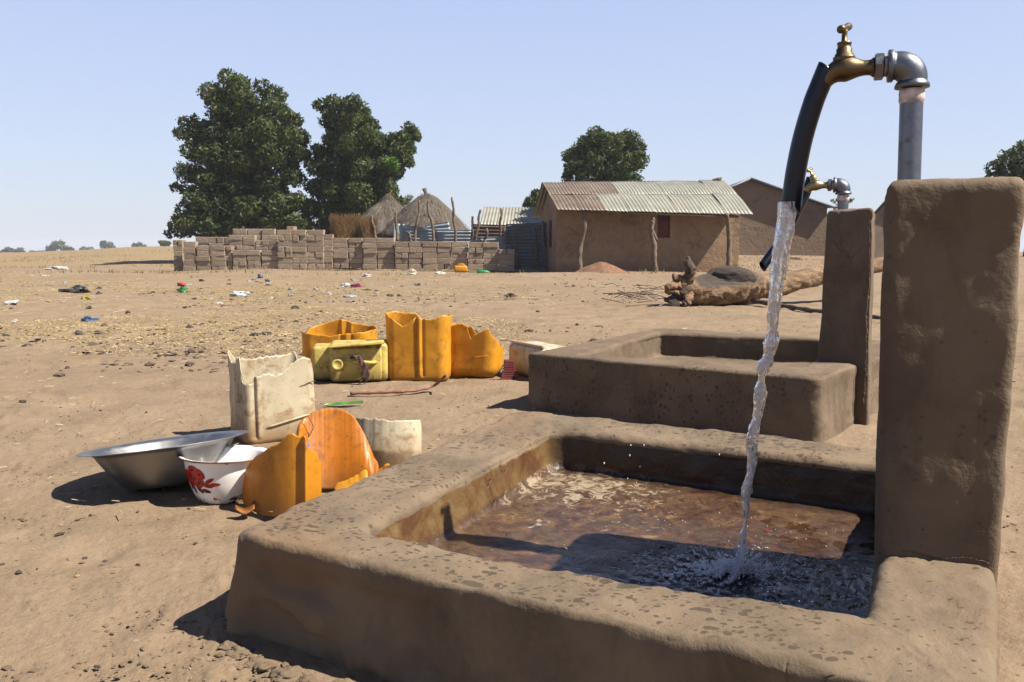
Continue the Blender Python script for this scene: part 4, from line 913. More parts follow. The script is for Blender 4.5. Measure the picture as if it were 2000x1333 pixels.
crumple('plastic_bag', 'largest crumpled white bag on the litter right of the green bundle', 'bag', 468, 579, 34, 15, (0.70, 0.72, 0.75), 12)
crumple('plastic_bag', 'thin white scrap just below the large white bag', 'bag', 428, 594, 18, 5, (0.66, 0.62, 0.60), 13)
crumple('rag', 'small blue rag lying by the foot of the block stack', 'rag', 508, 544, 12, 9, (0.05, 0.12, 0.25), 14, None, 0.9)
crumple('rag', 'magenta cloth lying on the litter below the block wall', 'rag', 696, 562, 26, 11, (0.25, 0.01, 0.08), 15, None, 0.9)
crumple('plastic_bag', 'white bag touching the magenta cloth', 'bag', 674, 561, 22, 10, (0.62, 0.60, 0.66), 16)
crumple('plastic_bag', 'pale grey bag below the magenta cloth', 'bag', 684, 582, 26, 7, (0.42, 0.44, 0.50), 17)
crumple('plastic_bag', 'puffed white bag against the foot of the block wall', 'bag', 769, 525, 24, 12, (0.66, 0.70, 0.74), 18)
crumple('plastic_bag', 'low white scrap left of the puffed bag at the block wall', 'bag', 742, 525, 20, 6, (0.66, 0.64, 0.62), 19)
crumple('plastic_bag', 'white bag in front of the block wall, left of the standing cream scrap', 'bag', 716, 541, 22, 9, (0.66, 0.64, 0.60), 20)
crumple('plastic_bag', 'cream plastic scrap standing in front of the block wall', 'bag', 804, 538, 18, 14, (0.66, 0.58, 0.46), 21)
crumple('plastic_bag', 'white flattened bag between cream scrap and small orange can', 'bag', 860, 536, 22, 8, (0.66, 0.60, 0.54), 22)
crumple('droppings', 'pair of dark lumps lying in the open left of the low orange can', 'dung', 498, 656, 22, 8, (0.04, 0.03, 0.028), 23, None, 0.9, 0.3)
crumple('droppings', 'flat dark lump touching the pair of lumps left of the orange can', 'dung', 520, 654, 24, 8, (0.045, 0.032, 0.03), 24, None, 0.9, 0.5)
crumple('rag', 'dark brown crumpled scrap in the bare yard in front of the house', 'rag', 998, 580, 20, 10, (0.08, 0.04, 0.03), 25, None, 0.9)
crumple('stone', 'brown block of earth lying alone at the left edge of the bare ground', 'stone', 117, 735, 26, 9, (0.15, 0.10, 0.065), 26, None, 0.95, 0.3)
crumple('stone', 'yellowish pebble in the bare ground below the metal basin', 'stone', 151, 1128, 14, 9, (0.42, 0.28, 0.10), 27, None, 0.8, 0.2)
for k, (px, py, s_) in enumerate([(132, 720, 12), (44, 786, 15), (576, 604, 18), (578, 630, 12), (370, 640, 14), (300, 655, 12), (212, 690, 12), (430, 655, 10), (545, 640, 10), (640, 640, 9), (1050, 610, 9), (1120, 560, 9), (880, 600, 8), (130, 905, 8), (165, 1092, 12), (205, 1098, 12), (36, 1120, 16), (270, 1105, 12), (190, 1305, 15), (320, 1185, 9), (120, 1198, 10), (735, 570, 9), (960, 640, 7), (250, 612, 12), (330, 690, 10)]):
    crumple('clod', ['dark clod on the open ground'], 'clod', px, py, s_, s_*0.55, (0.085, 0.058, 0.042), 40+k, 'dark clods lying about the open ground', 0.95, 0.35) if False else tag(crumple('clod', 'dark clod of dried dung or earth on the open ground', 'clod', px, py, s_, s_*0.55, (0.085, 0.058, 0.042), 40+k, None, 0.95, 0.35), group='dark clods lying about the open ground')
rs = random.Random(77); SC = [((0.55, 0.53, 0.50), 'pale'), ((0.42, 0.40, 0.42), 'grey'), ((0.05, 0.045, 0.045), 'dark')]
for k in range(64):
    px = rs.uniform(120, 880); py = 548+abs(rs.gauss(0, 26))+0.0*px; ci, nm = SC[rs.choice((0, 0, 1, 2, 2))]; w_ = rs.uniform(4, 13)
    if py > 640: continue
    tag(crumple('plastic_scrap', 'small %s scrap half buried among the straw litter' % nm, 'scrap', px, py, w_, w_*rs.uniform(.3, .6), ci, 200+k, None, 0.7, 0.9), group='small %s scraps among the straw litter' % nm)
# small orange can and green bottle by the block wall
g = G(900, 531, 0); root = thing('jerrycan', 'small orange jerrycan lying on its side in front of the block wall', 'jerrycan', (g.x, g.y, gz1(g.x, g.y)), R(5))
k = g.y/FPX
o = mesh('body', *box((0, 0, 0.12), (0.44, 0.24, 0.22)), M['orange'], root); bevel(o, 0.06, 4)
o = mesh('handle', *sweep([(-0.12, 0, 0.22), (-0.06, 0, 0.265), (0.08, 0, 0.27), (0.14, 0, 0.22)], 0.025, 10), M['orange'], root)
g = G(944, 535, 0); M['greenpl'] = simple('green_plastic', (0.02, 0.30, 0.08), 0.3)
q = Vector((1, 0.1, 0)).to_track_quat('Z', 'Y').to_matrix().to_4x4(); q.translation = Vector((0, 0, 0.045))
root = thing('bottle', 'green plastic bottle lying on the ground right of the small orange can', 'bottle', (g.x, g.y, gz1(g.x, g.y)))
mesh('body', *lathe([(0.001, -0.2), (0.045, -0.19), (0.048, 0.05), (0.04, 0.1), (0.018, 0.15), (0.018, 0.19), (0.001, 0.19)], 18, q), M['greenpl'], root)
# ------------------------------------------------------------------ fallen log
def log():
    root = thing('fallen_log', 'bleached fallen tree trunk with a hollow top and broken root end lying before the house', 'log', G(1450, 598, 0))
    Y = 10.4; key = [(1318, 566, 15), (1335, 562, 26), (1350, 565, 33), (1380, 563, 34), (1420, 561, 37), (1460, 560, 34), (1490, 560, 26), (1530, 555, 23), (1570, 546, 21), (1610, 538, 19), (1660, 530, 18), (1720, 518, 16), (1760, 512, 14)]
    N = 150; n = 48; P = spline([D(a_, b_, Y+0.0045*(a_-1318)) for a_, b_, _ in key], N); rr = np.interp(np.linspace(0, 12, N), range(13), [k_[2] for k_ in key])*Y/FPX
    V, F = sweep(P, list(rr), n); V = np.array([v[:] for v in V]); c_ = np.repeat(np.array([p_[:] for p_ in P]), n, 0); rel = V-c_; rl = np.repeat(rr, n)
    d = 1+0.16*fbm(V, 3.0, 3, 1)+0.09*fbm(V*[0.25, 1, 1], 22, 4, 2, 0.6); 
    i = np.repeat(np.arange(N)/N, n); hollow = np.exp(-((i-0.27)/0.13)**2)
    d = d*(1 - 0.55*hollow*sstep(0.35, 0.95, -0.45*rel[:, 1]/rl+0.8*rel[:, 2]/rl))
    d = d*(1+0.35*(1-sstep(0, 0.06, i))*fbm(V, 9, 3, 4))
    V = c_+rel*d[:, None]; hl = hollow*sstep(0.3, 0.7, -0.45*rel[:, 1]/rl+0.8*rel[:, 2]/rl)
    darken = np.clip(hl*1.6+0.75*(1-sstep(0.02, 0.09, i)), 0, 1)  # darker wood colour in the hollow and toward the root end
    t = NT('bleached_wood'); v = t.mapv((0.5, 3, 3)); nn = t.noise(4, 7, 0.7, v, 0.8)
    c = t.mix(t.rng(nn, 0.35, 0.68), (0.24, 0.150, 0.078), (0.07, 0.040, 0.022)); c = t.mix(t.attr('darken'), c, t.mix(nn, (0.018, 0.013, 0.011), (0.065, 0.047, 0.034)))
    M['log'] = t.fin(c, 0.9, t.bump(nn, 0.04, 1.0))
    o = mesh('trunk', V, F, M['log'], root, attrs={'darken': darken}); localise(o)
    # dark bulge behind the hollow
    cc = D(1425, 541, 10.85); V, F = lump(cc, 0.27, 3, (1.15, 0.5, 0.55), 4, 0.18, 2.6); o = mesh('burl', V, F, M['log'], root, attrs={'darken': np.full(len(V), 1.0)}); localise(o)
    rs = random.Random(5); L = []
    for a_, b_, dx, dy, r in [(1345, 545, -4, -30, 12), (1350, 530, -12, -14, 9), (1322, 560, -18, 4, 9), (1330, 575, -25, 10, 8), (1325, 580, -22, -12, 7), (1338, 580, 5, 12, 9), (1330, 550, -16, -10, 8), (1345, 588, -12, 4, 7), (1318, 590, -14, -4, 6), (1340, 520, 3, -14, 6)]:
        A_ = D(a_+6, b_, 10.4); B_ = D(a_+dx, b_+dy, 10.3+rs.uniform(-.15, .1)); Pm = (A_+B_)/2+Vector((0, rs.uniform(-.05, .05), rs.uniform(-.03, .03)))
        L.append(sweep(spline([A_, Pm, B_], 14), [r*10.4/FPX*(1-0.45*k_/14)*(1+0.22*math.sin(k_*1.7+a_)) for k_ in range(14)], 10))
    V, F = join(*L); V = np.array([v[:] for v in V]); V = V + 0.03*np.stack([fbm(V, 9, 3, 7), fbm(V, 9, 3, 8), fbm(V, 9, 3, 9)], 1)
    o = mesh('broken_roots', V, F, M['log'], root, attrs={'darken': np.clip(0.5+0.8*fbm(V, 4, 2, 10), 0, 1)}); localise(o)
    st = spline([D(1525, 545, 10.6), D(1532, 520, 10.6), D(1538, 498, 10.7)], 10); o = mesh('branch_stub', *sweep(st, [0.06-0.003*k_ for k_ in range(10)], 10), M['post'], root); localise(o)
log()
M['stem'] = M['post']
twig('branch', 'long thin dark stick lying on the ground just in front of the fallen trunk', 'stick', [G(1470, 592)+Vector((0, 0, .03)), G(1530, 601)+Vector((0, 0, .02)), G(1600, 612)+Vector((0, 0, .02)), G(1720, 625)+Vector((0, 0, .02))], 0.03, M['bark'])
rs = random.Random(8); L = []
for k in range(40):
    px, py = rs.gauss(1245, 28), rs.gauss(575, 9); g = G(px, py, 0.02); a_ = rs.uniform(0, 3.14); l = rs.uniform(0.08, 0.3)
    L.append(sweep([g+Vector((-math.cos(a_)*l, -math.sin(a_)*l, 0.0)), g+Vector((0, 0, rs.uniform(.01, .06))), g+Vector((math.cos(a_)*l, math.sin(a_)*l, rs.uniform(0, .08)))], 0.006, 5))
V, F = join(*L); tag(mesh('brushwood', V, F, M['post']), kind='stuff')
# ------------------------------------------------------------------ stack of mud blocks
def blocks():
    t = NT('mud_block'); rd = t.rand(); n = t.noise(6, 5, 0.7)
    c = t.mix(rd, (0.215, 0.162, 0.117), (0.300, 0.235, 0.172)); c = t.mix(t.rng(n, 0.4, 0.75, 0, 0.5), c, (0.14, 0.10, 0.07))
    m = t.fin(c, 0.95, t.bump(t.noise(12, 6, 0.7), 0.012, 0.8)); t.p.inputs['Specular IOR Level'].default_value = 0.2
    protos = []
    for k in range(6):
        random.seed(50+k); bm = bmesh.new(); V, F = box((0, 0, 0), (1, 1, 1), 0, 0.02)
        vs = [bm.verts.new(v) for v in V]; [bm.faces.new([vs[i] for i in f]) for f in F]
        bmesh.ops.subdivide_edges(bm, edges=bm.edges[:], cuts=5, use_grid_fill=True)
        for v in bm.verts:
            c_ = v.co; f_ = [abs(c_[i]) > 0.46 for i in range(3)]
            if sum(f_) >= 2: v.co = c_*(1-0.03*random.random()-0.01)
            v.co += Vector([random.gauss(0, 0.005) for _ in range(3)])
        bmesh.ops.recalc_face_normals(bm, faces=bm.faces[:])
        me = bpy.data.meshes.new('mud_block'); bm.to_mesh(me); bm.free(); me.materials.append(m); protos.append(me)
    rs = random.Random(12); cnt = 0
    def place(px0, px1, ybase, ytop, Yd, label, group, rows=None, lenpx=29, dep=0.26):
        nonlocal cnt
        x0 = (px0-1000)/FPX*Yd; x1 = (px1-1000)/FPX*Yd; zb = D(px0, ybase, Yd).z; zt = D(px0, ytop, Yd).z
        H = 0.19; n = max(1, round((zt-zb)/H)); H = (zt-zb)/n
        cols = []; x = x0
        while x < x1-0.10:
            L_ = min(rs.uniform(0.44, 0.53), x1-x)
            if x1-x-L_ < 0.20: L_ = x1-x
            cols.append((x, L_)); x += L_
        for ci, (cxx, L0) in enumerate(cols):
            sh = rs.uniform(-.03, .03)
            for r in range(n):
                if r == n-1 and rs.random() < 0.10: continue
                parts = [(cxx, L0)] if (L0 < 0.34 or rs.random() < 0.70) else [(cxx, L0*0.5), (cxx+L0*0.5, L0*0.5)]
                for (bx, L_) in parts:
                    o = bpy.data.objects.new('mud_block', rs.choice(protos)); COL.objects.link(o); dd = dep if L_ > .3 else 0.42
                    o.location = (bx+L_/2+rs.uniform(-.018, .018), Yd+dd/2+sh+rs.uniform(-.025, .025), zb+H*(r+0.5)); o.scale = (L_-rs.uniform(.008, .03), dd, H-0.007)
                    o.rotation_euler = (rs.uniform(-.01, .01), rs.uniform(-.01, .01), rs.uniform(-.05, .05)); tag(o, label, 'block', group); cnt += 1
    place(341, 360, 532, 469, 29.6, 'sandy mud block in the leftmost end pile of the long block wall', 'blocks of the left end pile', lenpx=20)
    place(361, 386, 531, 472, 29.2, 'sandy mud block in the short second pile from the left', 'blocks of the second pile')
    place(386, 456, 531, 480, 29.2, 'sandy mud block in the low front courses left of the jagged stack', 'blocks of the left front courses')
    place(385, 452, 500, 463, 29.75, 'sandy mud block in the higher row behind the low left front courses', 'blocks of the left rear row')
    place(456, 545, 530, 489, 29.15, 'sandy mud block in the low front courses just left of the tall stack', 'blocks of the lower middle courses')
    place(450, 545, 500, 459, 29.5, 'sandy mud block in the upper rear row just left of the tall stack', 'blocks of the upper middle row')
    place(458, 540, 470, 447, 30.0, 'pale mud block loosely piled on top behind the jagged stack', 'pale blocks piled on top')
    place(545, 634, 526, 449, 29.1, 'sandy mud block in the tallest stack of the block wall', 'blocks of the tallest stack')
    place(634, 652, 525, 458, 29.25, 'sandy mud block in the step right of the tallest stack', 'blocks of the step beside the tallest stack')
    place(652, 710, 525, 465, 29.3, 'sandy mud block in the recessed stretch below the straw bundles', 'blocks below the straw bundles')
    place(710, 772, 526, 465, 29.2, 'sandy mud block in the stretch below the grass huts', 'blocks below the huts')
    place(772, 914, 527, 472, 29.0, 'sandy mud block in the long even stretch in front of the iron fence', 'blocks of the even stretch')
    place(914, 974, 528, 473, 28.8, 'sandy mud block in the last full height stretch before the right end', 'blocks of the last full stretch')
    place(974, 1006, 530, 487, 28.7, 'sandy mud block in the stepped down right end of the wall', 'blocks of the right end')
    place(564, 578, 450, 442, 29.3, 'single mud block lying on top of the tallest stack', 'blocks lying loose on top')
    place(740, 752, 466, 458, 29.3, 'loose mud block lying on the low wall below the huts', 'blocks lying loose on top')
    return cnt
nblk = blocks()
# ------------------------------------------------------------------ trees
def leaves_mesh(name, centres, radii, n_per, size, mat, parent, seed, shell_=0.36, dens=1.0):
    r = np.random.default_rng(seed); P = []; Nn = []; T = []
    for c_, ra in zip(centres, radii):
        n = int(n_per*(ra/np.mean(radii))**2)
        d = r.standard_normal((n, 3)); d /= np.linalg.norm(d, axis=1, keepdims=True)
        bumpy = 0.97+0.22*fbm(d*1.0+np.array(c_), 2.2, 2, seed); q = (1-shell_*r.random(n)**1.7)*bumpy
        P.append(np.array(c_)+d*(ra*q)[:, None]*np.array([1, 1, 0.88])); Nn.append(d); T.append(np.clip(r.normal(0.42, 0.2, n)+r.normal(0, 0.10), 0, 1))
    P = np.concatenate(P); Nn = np.concatenate(Nn); T = np.concatenate(T); n = len(P)
    d = Nn + 0.75*r.standard_normal((n, 3)); d[:, 2] -= 0.15; d /= np.linalg.norm(d, axis=1, keepdims=True)
    a_ = np.cross(d, r.standard_normal((n, 3))); a_ /= np.linalg.norm(a_, axis=1, keepdims=True); b_ = np.cross(d, a_)
    s = size*r.uniform(0.6, 1.35, (n, 1)); V = np.stack([P-a_*s, P+b_*s*0.38-a_*s*0.1, P+a_*s-d*s*0.25, P-b_*s*0.38-a_*s*0.1], 1).reshape(-1, 3)
    return mesh(name, V, np.arange(4*n).reshape(-1, 4), mat, parent, attrs={'tone': np.repeat(T, 4)})
def tree(label, blobs, Y, base, n_per, size, seed, group, trunk_r=0.3, bright=None, depthw=1.6, mat='mango', name='mango_tree', bright_c=None):
    """blobs: (px, py, rpx) measured on the photograph; each becomes foliage clumps spread in depth"""
    rs = random.Random(seed); k = Y/FPX; C_ = []; Rr = []
    root = thing(name, label, 'tree', (base[0], base[1], base[2]), 0, group)
    xm = sum(b_[0] for b_ in blobs)/len(blobs); half = max(abs(b_[0]-xm)+b_[2] for b_ in blobs)
    for (px, py, r) in blobs:
        off = math.sqrt(max(0.05, 1-((px-xm)/(half*1.1))**2))*depthw
        for q in ((-1, .9), (0.15, 1.0), (1, .8)):
            p = D(px, py, Y); dy = q[0]*off*rs.uniform(.5, 1.0)
            C_.append((p.x-base[0]+rs.uniform(-.1, .1)*r*k, p.y+dy-base[1], p.z-base[2]+rs.uniform(-.15, .1)*r*k)); Rr.append(r*k*q[1])
    leaves_mesh('crown', C_, Rr, n_per, size, M[mat], root, seed)
    if bright_c: 
        p = D(bright_c[0], bright_c[1], Y-depthw*0.9-0.3); leaves_mesh('young_leaves', [(p.x-base[0], p.y-base[1], p.z-base[2])], [bright_c[2]*k], 260, size*0.9, M['mango2'], root, seed+1)
    tt = min(2.2, max(0.3, 0.55*float(np.mean([c_[2] for c_ in C_])))); L = [sweep(spline([(0, 0, -0.2), (0.08, 0, tt*0.5), (0, 0.05, tt)], 10), [trunk_r*(1.15-0.03*i) for i in range(10)], 12)]
    for i in range(0, len(C_), 3):
        c_ = Vector(C_[i+1]); m_ = Vector((c_.x*0.35, c_.y*0.35, 0.45*c_.z+tt*0.3))
        L.append(sweep(spline([(0, 0, tt*0.7), m_, c_], 9), [trunk_r*(0.45-0.045*j) for j in range(9)], 6))
    V, F = join(*L); mesh('trunk', V, F, M['bark'], root)
    return root
def ring(px, Y): p = D(px, 490, Y); return (p.x, p.y, gz1(p.x, p.y))
B1 = [(462, 165, 22), (430, 190, 26), (475, 190, 28), (530, 180, 20), (440, 222, 30), (490, 225, 34), (540, 215, 24), (400, 240, 10), (378, 245, 14), (376, 270, 18), (395, 262, 16), (430, 265, 34), (480, 270, 38), (535, 262, 34), (572, 232, 17), (580, 270, 24), (385, 300, 22), (430, 310, 34), (490, 320, 38), (545, 310, 34), (588, 300, 17), (380, 340, 24), (420, 350, 32), (475, 365, 34), (530, 358, 30), (572, 345, 20), (400, 390, 28), (445, 400, 36), (500, 405, 36), (550, 400, 32), (580, 395, 22), (380, 410, 18), (362, 428, 12), (352, 440, 12), (350, 456, 12), (385, 435, 26), (430, 440, 30), (480, 445, 32), (535, 440, 34), (585, 435, 26), (360, 368, 12)]
tree('tallest broad dark green mango tree standing behind the left end of the block wall', B1, 40, ring(480, 40), 420, 0.105, 5, 'mango trees behind the yard', 0.4)
B2 = [(635, 215, 14), (665, 212, 22), (700, 215, 22), (650, 245, 20), (690, 245, 30), (725, 240, 14), (730, 270, 22), (655, 280, 24), (700, 290, 34), (745, 290, 26), (775, 275, 18), (802, 256, 15), (812, 266, 10), (792, 272, 16), (798, 288, 15), (785, 300, 20), (630, 300, 16), (625, 330, 22), (670, 330, 34), (720, 335, 32), (765, 330, 26), (795, 315, 14), (625, 370, 24), (665, 380, 32), (715, 385, 34), (755, 370, 24), (620, 410, 22), (660, 420, 32), (710, 420, 30), (640, 445, 26), (680, 450, 26), (770, 395, 18)]
tree('second dark mango tree rising behind the thatched huts with a branch jutting right', B2, 41, ring(690, 41), 420, 0.105, 15, 'mango trees behind the yard', 0.35, bright_c=(764, 320, 15))
B3 = [(1160, 275, 24), (1145, 290, 26), (1190, 285, 28), (1225, 272, 20), (1235, 295, 28), (1118, 305, 18), (1125, 325, 22), (1165, 320, 32), (1210, 325, 34), (1245, 318, 20), (1110, 345, 12), (1140, 350, 24), (1180, 355, 28), (1225, 355, 26), (1150, 372, 24), (1200, 378, 24)]
tree('rounded mango tree showing above the iron roof of the tan house', B3, 42, ring(1185, 42), 300, 0.115, 25, 'mango trees behind the yard', 0.3)
tree('small dark tree peeking out between the white roof and the tan house', [(1048, 382, 12), (1035, 395, 12), (1060, 392, 14), (1050, 408, 14), (1028, 402, 8)], 45, ring(1050, 45), 170, 0.11, 35, 'mango trees behind the yard', 0.2, depthw=0.8)
tree('dark mango tree cut off by the right edge behind the tall pillar', [(1992, 298, 18), (2020, 290, 26), (1975, 320, 22), (2005, 330, 30), (1962, 340, 16), (1995, 355, 24), (2030, 340, 32), (2040, 380, 34), (2000, 390, 30)], 36, ring(2015, 36), 240, 0.11, 45, 'mango trees behind the yard', 0.3)
tree('thin pale bush top just behind the second mango tree and right hut', [(800, 386, 8), (792, 395, 10), (785, 410, 12)], 46, ring(790, 46), 60, 0.07, 46, None, 0.08, depthw=0.5, mat='scrub', name='bush')
tree('sparse bush seen behind the farther tap pillar', [(1632, 392, 6), (1660, 392, 6), (1646, 388, 7), (1645, 400, 9), (1640, 410, 9)], 34, ring(1640, 34), 26, 0.06, 47, None, 0.05, depthw=0.5, mat='scrub', name='bush')
far = [(35, 491, 12, 10, 'faint low tree at the far left of the horizon'), (12, 492, 10, 8, 'faint bush at the very edge of the horizon'), (112, 481, 22, 16, 'largest of the faint spreading trees on the left horizon'), (170, 488, 13, 9, 'rounded green bush standing right of the largest horizon tree'), (209, 482, 15, 11, 'pale spreading tree in the middle of the left horizon'), (272, 481, 13, 7, 'low green bush between the pale horizon tree and the block wall'), (320, 477, 11, 6, 'low bush on the crest nearest the block wall'), (138, 490, 10, 7, 'small green bush at the foot of the largest horizon tree'), (70, 495, 18, 4, 'dark low scrub strip between the horizon trees')]
for i, (px, py, rw, rh, lb) in enumerate(far):
    Y = 340 if i != 6 else 150; k = Y/FPX; bs = []
    rs = random.Random(i)
    for j in range(7): bs.append((px+rs.uniform(-.75, .75)*rw, py+rs.uniform(-.6, .5)*rh, rh*rs.uniform(.35, .6)))
    b_ = ring(px, Y); tree(lb, bs, Y, b_, 42, 0.34*Y/150, 60+i, 'trees along the left horizon', 0.10, depthw=1.2, mat='scrub', name='savanna_tree')
# ------------------------------------------------------------------ thatched huts, straw bundles
def hut(label, ax, ay, Yd, rad, ez, seed, knob, ex=0.8):
    apex = D(ax, ay, Yd); g = gz1(apex.x, apex.y); root = thing('thatched_hut', label, 'hut', (apex.x, apex.y, g), 0)
    H = apex.z-g; n = 160; K = 50; V = []
    for i in range(n):
        th = 2*math.pi*i/n
        for j in range(K):
            f = j/(K-1); r = rad*(0.03+f**ex*0.97); z = H-(H-ez)*f**1.02 - 0.05*max(0, f-0.97)*30
            V.append((r*math.cos(th), r*math.sin(th), z))
    V = np.array(V); q = V.copy(); V = V + np.stack([0.05*fbm(q, 1.4, 3, seed), 0.05*fbm(q, 1.4, 3, seed+1), 0.07*fbm(q*[1, 1, .6], 2.0, 4, seed+2)], 1)
    st = fbm(np.stack([np.arctan2(q[:, 1], q[:, 0])*14, q[:, 2]*1.2, q[:, 0]*0], 1), 1.0, 3, seed+3); V[:, 2] += 0.035*st
    o = mesh('roof', V, grid_faces(n, K, True), M['thatch'], root)
    # loose straw on the thatch and at the eave
    rs = np.random.default_rng(seed); m = 5200; th = rs.uniform(0, 6.28, m); f = rs.random(m)**0.6; r = rad*(0.03+f**ex*0.97)*1.005; z = H-(H-ez)*f**1.02+0.045
    P = np.stack([r*np.cos(th), r*np.sin(th), z], 1); dn = np.stack([np.cos(th)*0.75, np.sin(th)*0.75, -0.6+0*th], 1)+0.22*rs.standard_normal((m, 3)); l = 0.10+0.22*rs.random((m, 1))
    wv = np.stack([-np.sin(th), np.cos(th), 0*th], 1)*0.008; W = np.stack([P-wv, P+wv, P+dn*l], 1).reshape(-1, 3); 
    mesh('loose_straw', W, np.arange(3*m).reshape(-1, 3), M['thatch'], root, smooth=False)['kind'] = 'stuff'
    V, F = lathe([(rad*0.72, -0.1), (rad*0.74, ez+0.35)], 40); mesh('wall', V, F, M['farwall'], root)
    if knob: mesh('roof_tie', *sweep([(0, 0, H-0.12), (-0.03, 0, H+0.02), (-0.09, 0, H+0.20)], [0.10, 0.07, 0.10], 12), M['thatch'], root)
    else: mesh('roof_tie', *sweep([(0, 0, H-0.1), (0.08, 0, H+0.05), (0.18, 0, H+0.18)], [0.07, 0.03, 0.015], 8), M['straw'], root)
hut('thatched hut with a pointed grey cone roof, left of the pair behind the block wall', 758, 380, 37, 1.95, 1.45, 3, False, 1.10)
hut('thatched hut with tied stub on its peak, right one of the pair', 833, 378, 35, 1.88, 1.40, 13, True, 0.82)
def bundle(label, px0, px1, py0, py1, Yd, seed):
    a_ = D(px0, py0, Yd); b_ = D(px1, py1, Yd); g = gz1(a_.x, Yd); root = thing('straw_bundle', label, 'straw bundle', ((a_.x+b_.x)/2, Yd, g)); W = (b_.x-a_.x)
    H = a_.z-g; rs = np.random.default_rng(seed); m = 3600
    th = rs.uniform(0, 6.28, m); rr = np.sqrt(rs.random(m)); x = np.cos(th)*W/2*(rr**0.4); y = np.sin(th)*0.35*rr**0.4; z0 = rs.random(m)*H*0.75; l = 0.35*H+0.25*H*rs.random(m)
    ln = rs.standard_normal((m, 2))*0.045; P = np.stack([x, y, z0], 1); T_ = P+np.stack([ln[:, 0], ln[:, 1], np.minimum(l, H-z0+0.28*rs.random(m)**2)], 1); wv = np.array([0.011, 0.0, 0])
    V = np.stack([P-wv, P+wv, T_+wv*0.5, T_-wv*0.5], 1).reshape(-1, 3); mesh('straw', V, np.arange(4*m).reshape(-1, 4), M['straw'], root, smooth=False)
    V, F = lathe([(W*0.46, 0), (W*0.48, H*0.5), (W*0.45, H*0.9), (0.01, H*0.93)], 24); V = [Vector((v.x, v.y*0.7, v.z)) for v in V]; mesh('core', V, F, M['straw'], root)
bundle('dark golden straw bundle, wider of the two left of the huts', 646, 702, 430, 465, 32, 1)
bundle('lighter golden straw bundle, narrower of the two left of the huts', 703, 733, 436, 465, 31.6, 2)
# ------------------------------------------------------------------ corrugated iron
def mat_iron(name, a, b, rust, ra):
    a = tuple(x*AL for x in a); b = tuple(x*AL for x in b)
    t = NT(name); n = t.noise(1.3, 6, 0.7); c = t.mix(t.rng(n, 0.35, 0.65), a, b)
    c = t.mix(t.rng(t.noise(2.6, 7, 0.75, dist=0.6), 0.62-0.35*ra, 0.80-0.28*ra), c, rust); c = t.mix(t.math('MULTIPLY', t.rng(t.noise(30, 4), 0.5, 0.7), 0.35), c, tuple(x*0.6 for x in a))
    return t.fin(c, 0.55, t.bump(t.noise(8, 4), 0.01, 0.4), 0.12)
M['iron_white'] = mat_iron('pale_iron', (0.30, 0.295, 0.24), (0.22, 0.22, 0.182), (0.27, 0.21, 0.15), 0.3)
M['iron_rust'] = mat_iron('rusty_iron', (0.20, 0.155, 0.112), (0.145, 0.105, 0.075), (0.11, 0.075, 0.052), 0.45)
M['iron_blue'] = mat_iron('blue_grey_iron', (0.26, 0.31, 0.34), (0.20, 0.24, 0.27), (0.15, 0.10, 0.07), 0.25)
M['iron_dull'] = mat_iron('dull_grey_iron', (0.13, 0.155, 0.175), (0.09, 0.11, 0.125), (0.10, 0.07, 0.05), 0.3)
M['iron_brown'] = mat_iron('brown_iron', (0.12, 0.075, 0.055), (0.08, 0.05, 0.04), (0.05, 0.03, 0.02), 0.6)
def corr(p00, p10, p11, p01, pitch, amp, mat, parent, name, along='u', sag=0.0, seed=1, m=14):
    """corrugated sheet: p00->p10 is u, p00->p01 is v; ridges repeat along u or v"""
    p00, p10, p11, p01 = [np.array(p) for p in (p00, p10, p11, p01)]
    L = np.linalg.norm((p10-p00) if along == 'u' else (p01-p00)); nw = max(2, int(L/pitch)); nn = nw*6+1; nu, nv = (nn, m) if along == 'u' else (m, nn)
    U, W = np.meshgrid(np.linspace(0, 1, nu), np.linspace(0, 1, nv), indexing='ij'); U = U.ravel()[:, None]; W = W.ravel()[:, None]
    P = p00*(1-U)*(1-W)+p10*U*(1-W)+p11*U*W+p01*(1-U)*W
    N = np.cross(p10-p00, p01-p00); N = N/np.linalg.norm(N)
    ph = (U if along == 'u' else W)*nw*2*math.pi
    P = P + N*(amp*np.sin(ph)+0.02*fbm(P, 0.9, 2, seed)[:, None]); P[:, 2] += sag*(4*W*(1-W))[:, 0]
    o = mesh(name, P, grid_faces(nu, nv), mat, parent); solid(o, 0.006); return o
def post(parent, name, a_, b_, r, seed, crook=0.06, mat='post'):
    rs = random.Random(seed); a_, b_ = Vector(a_), Vector(b_); pts = [a_]
    for k in (0.25, 0.5, 0.75): pts.append(a_.lerp(b_, k)+Vector((rs.uniform(-1, 1), rs.uniform(-1, 1), 0))*crook)
    pts.append(b_); P = spline(pts, 18); return mesh(name, *sweep(P, [r*(1.1-0.4*i/18)*(1+0.12*math.sin(i*1.9+seed)) for i in range(18)], 10), M[mat], parent)
def fence(label, segs, posts, loc_px, Yd):
    root = thing('iron_fence', label, 'fence')
    for (pts, along, mt) in segs:
        q = [D(x, y, Yd+dy) for x, y, dy in pts]; corr(q[0], q[1], q[2], q[3], 0.11, 0.018, M[mt], root, 'iron_sheet', along, seed=int(pts[0][0]))
    for i, (x0, y0, x1, y1) in enumerate(posts):
        post(root, 'fence_post', D(x0, y0, Yd-0.15), D(x1, y1, Yd-0.15), 0.055, i+int(x0), 0.05)
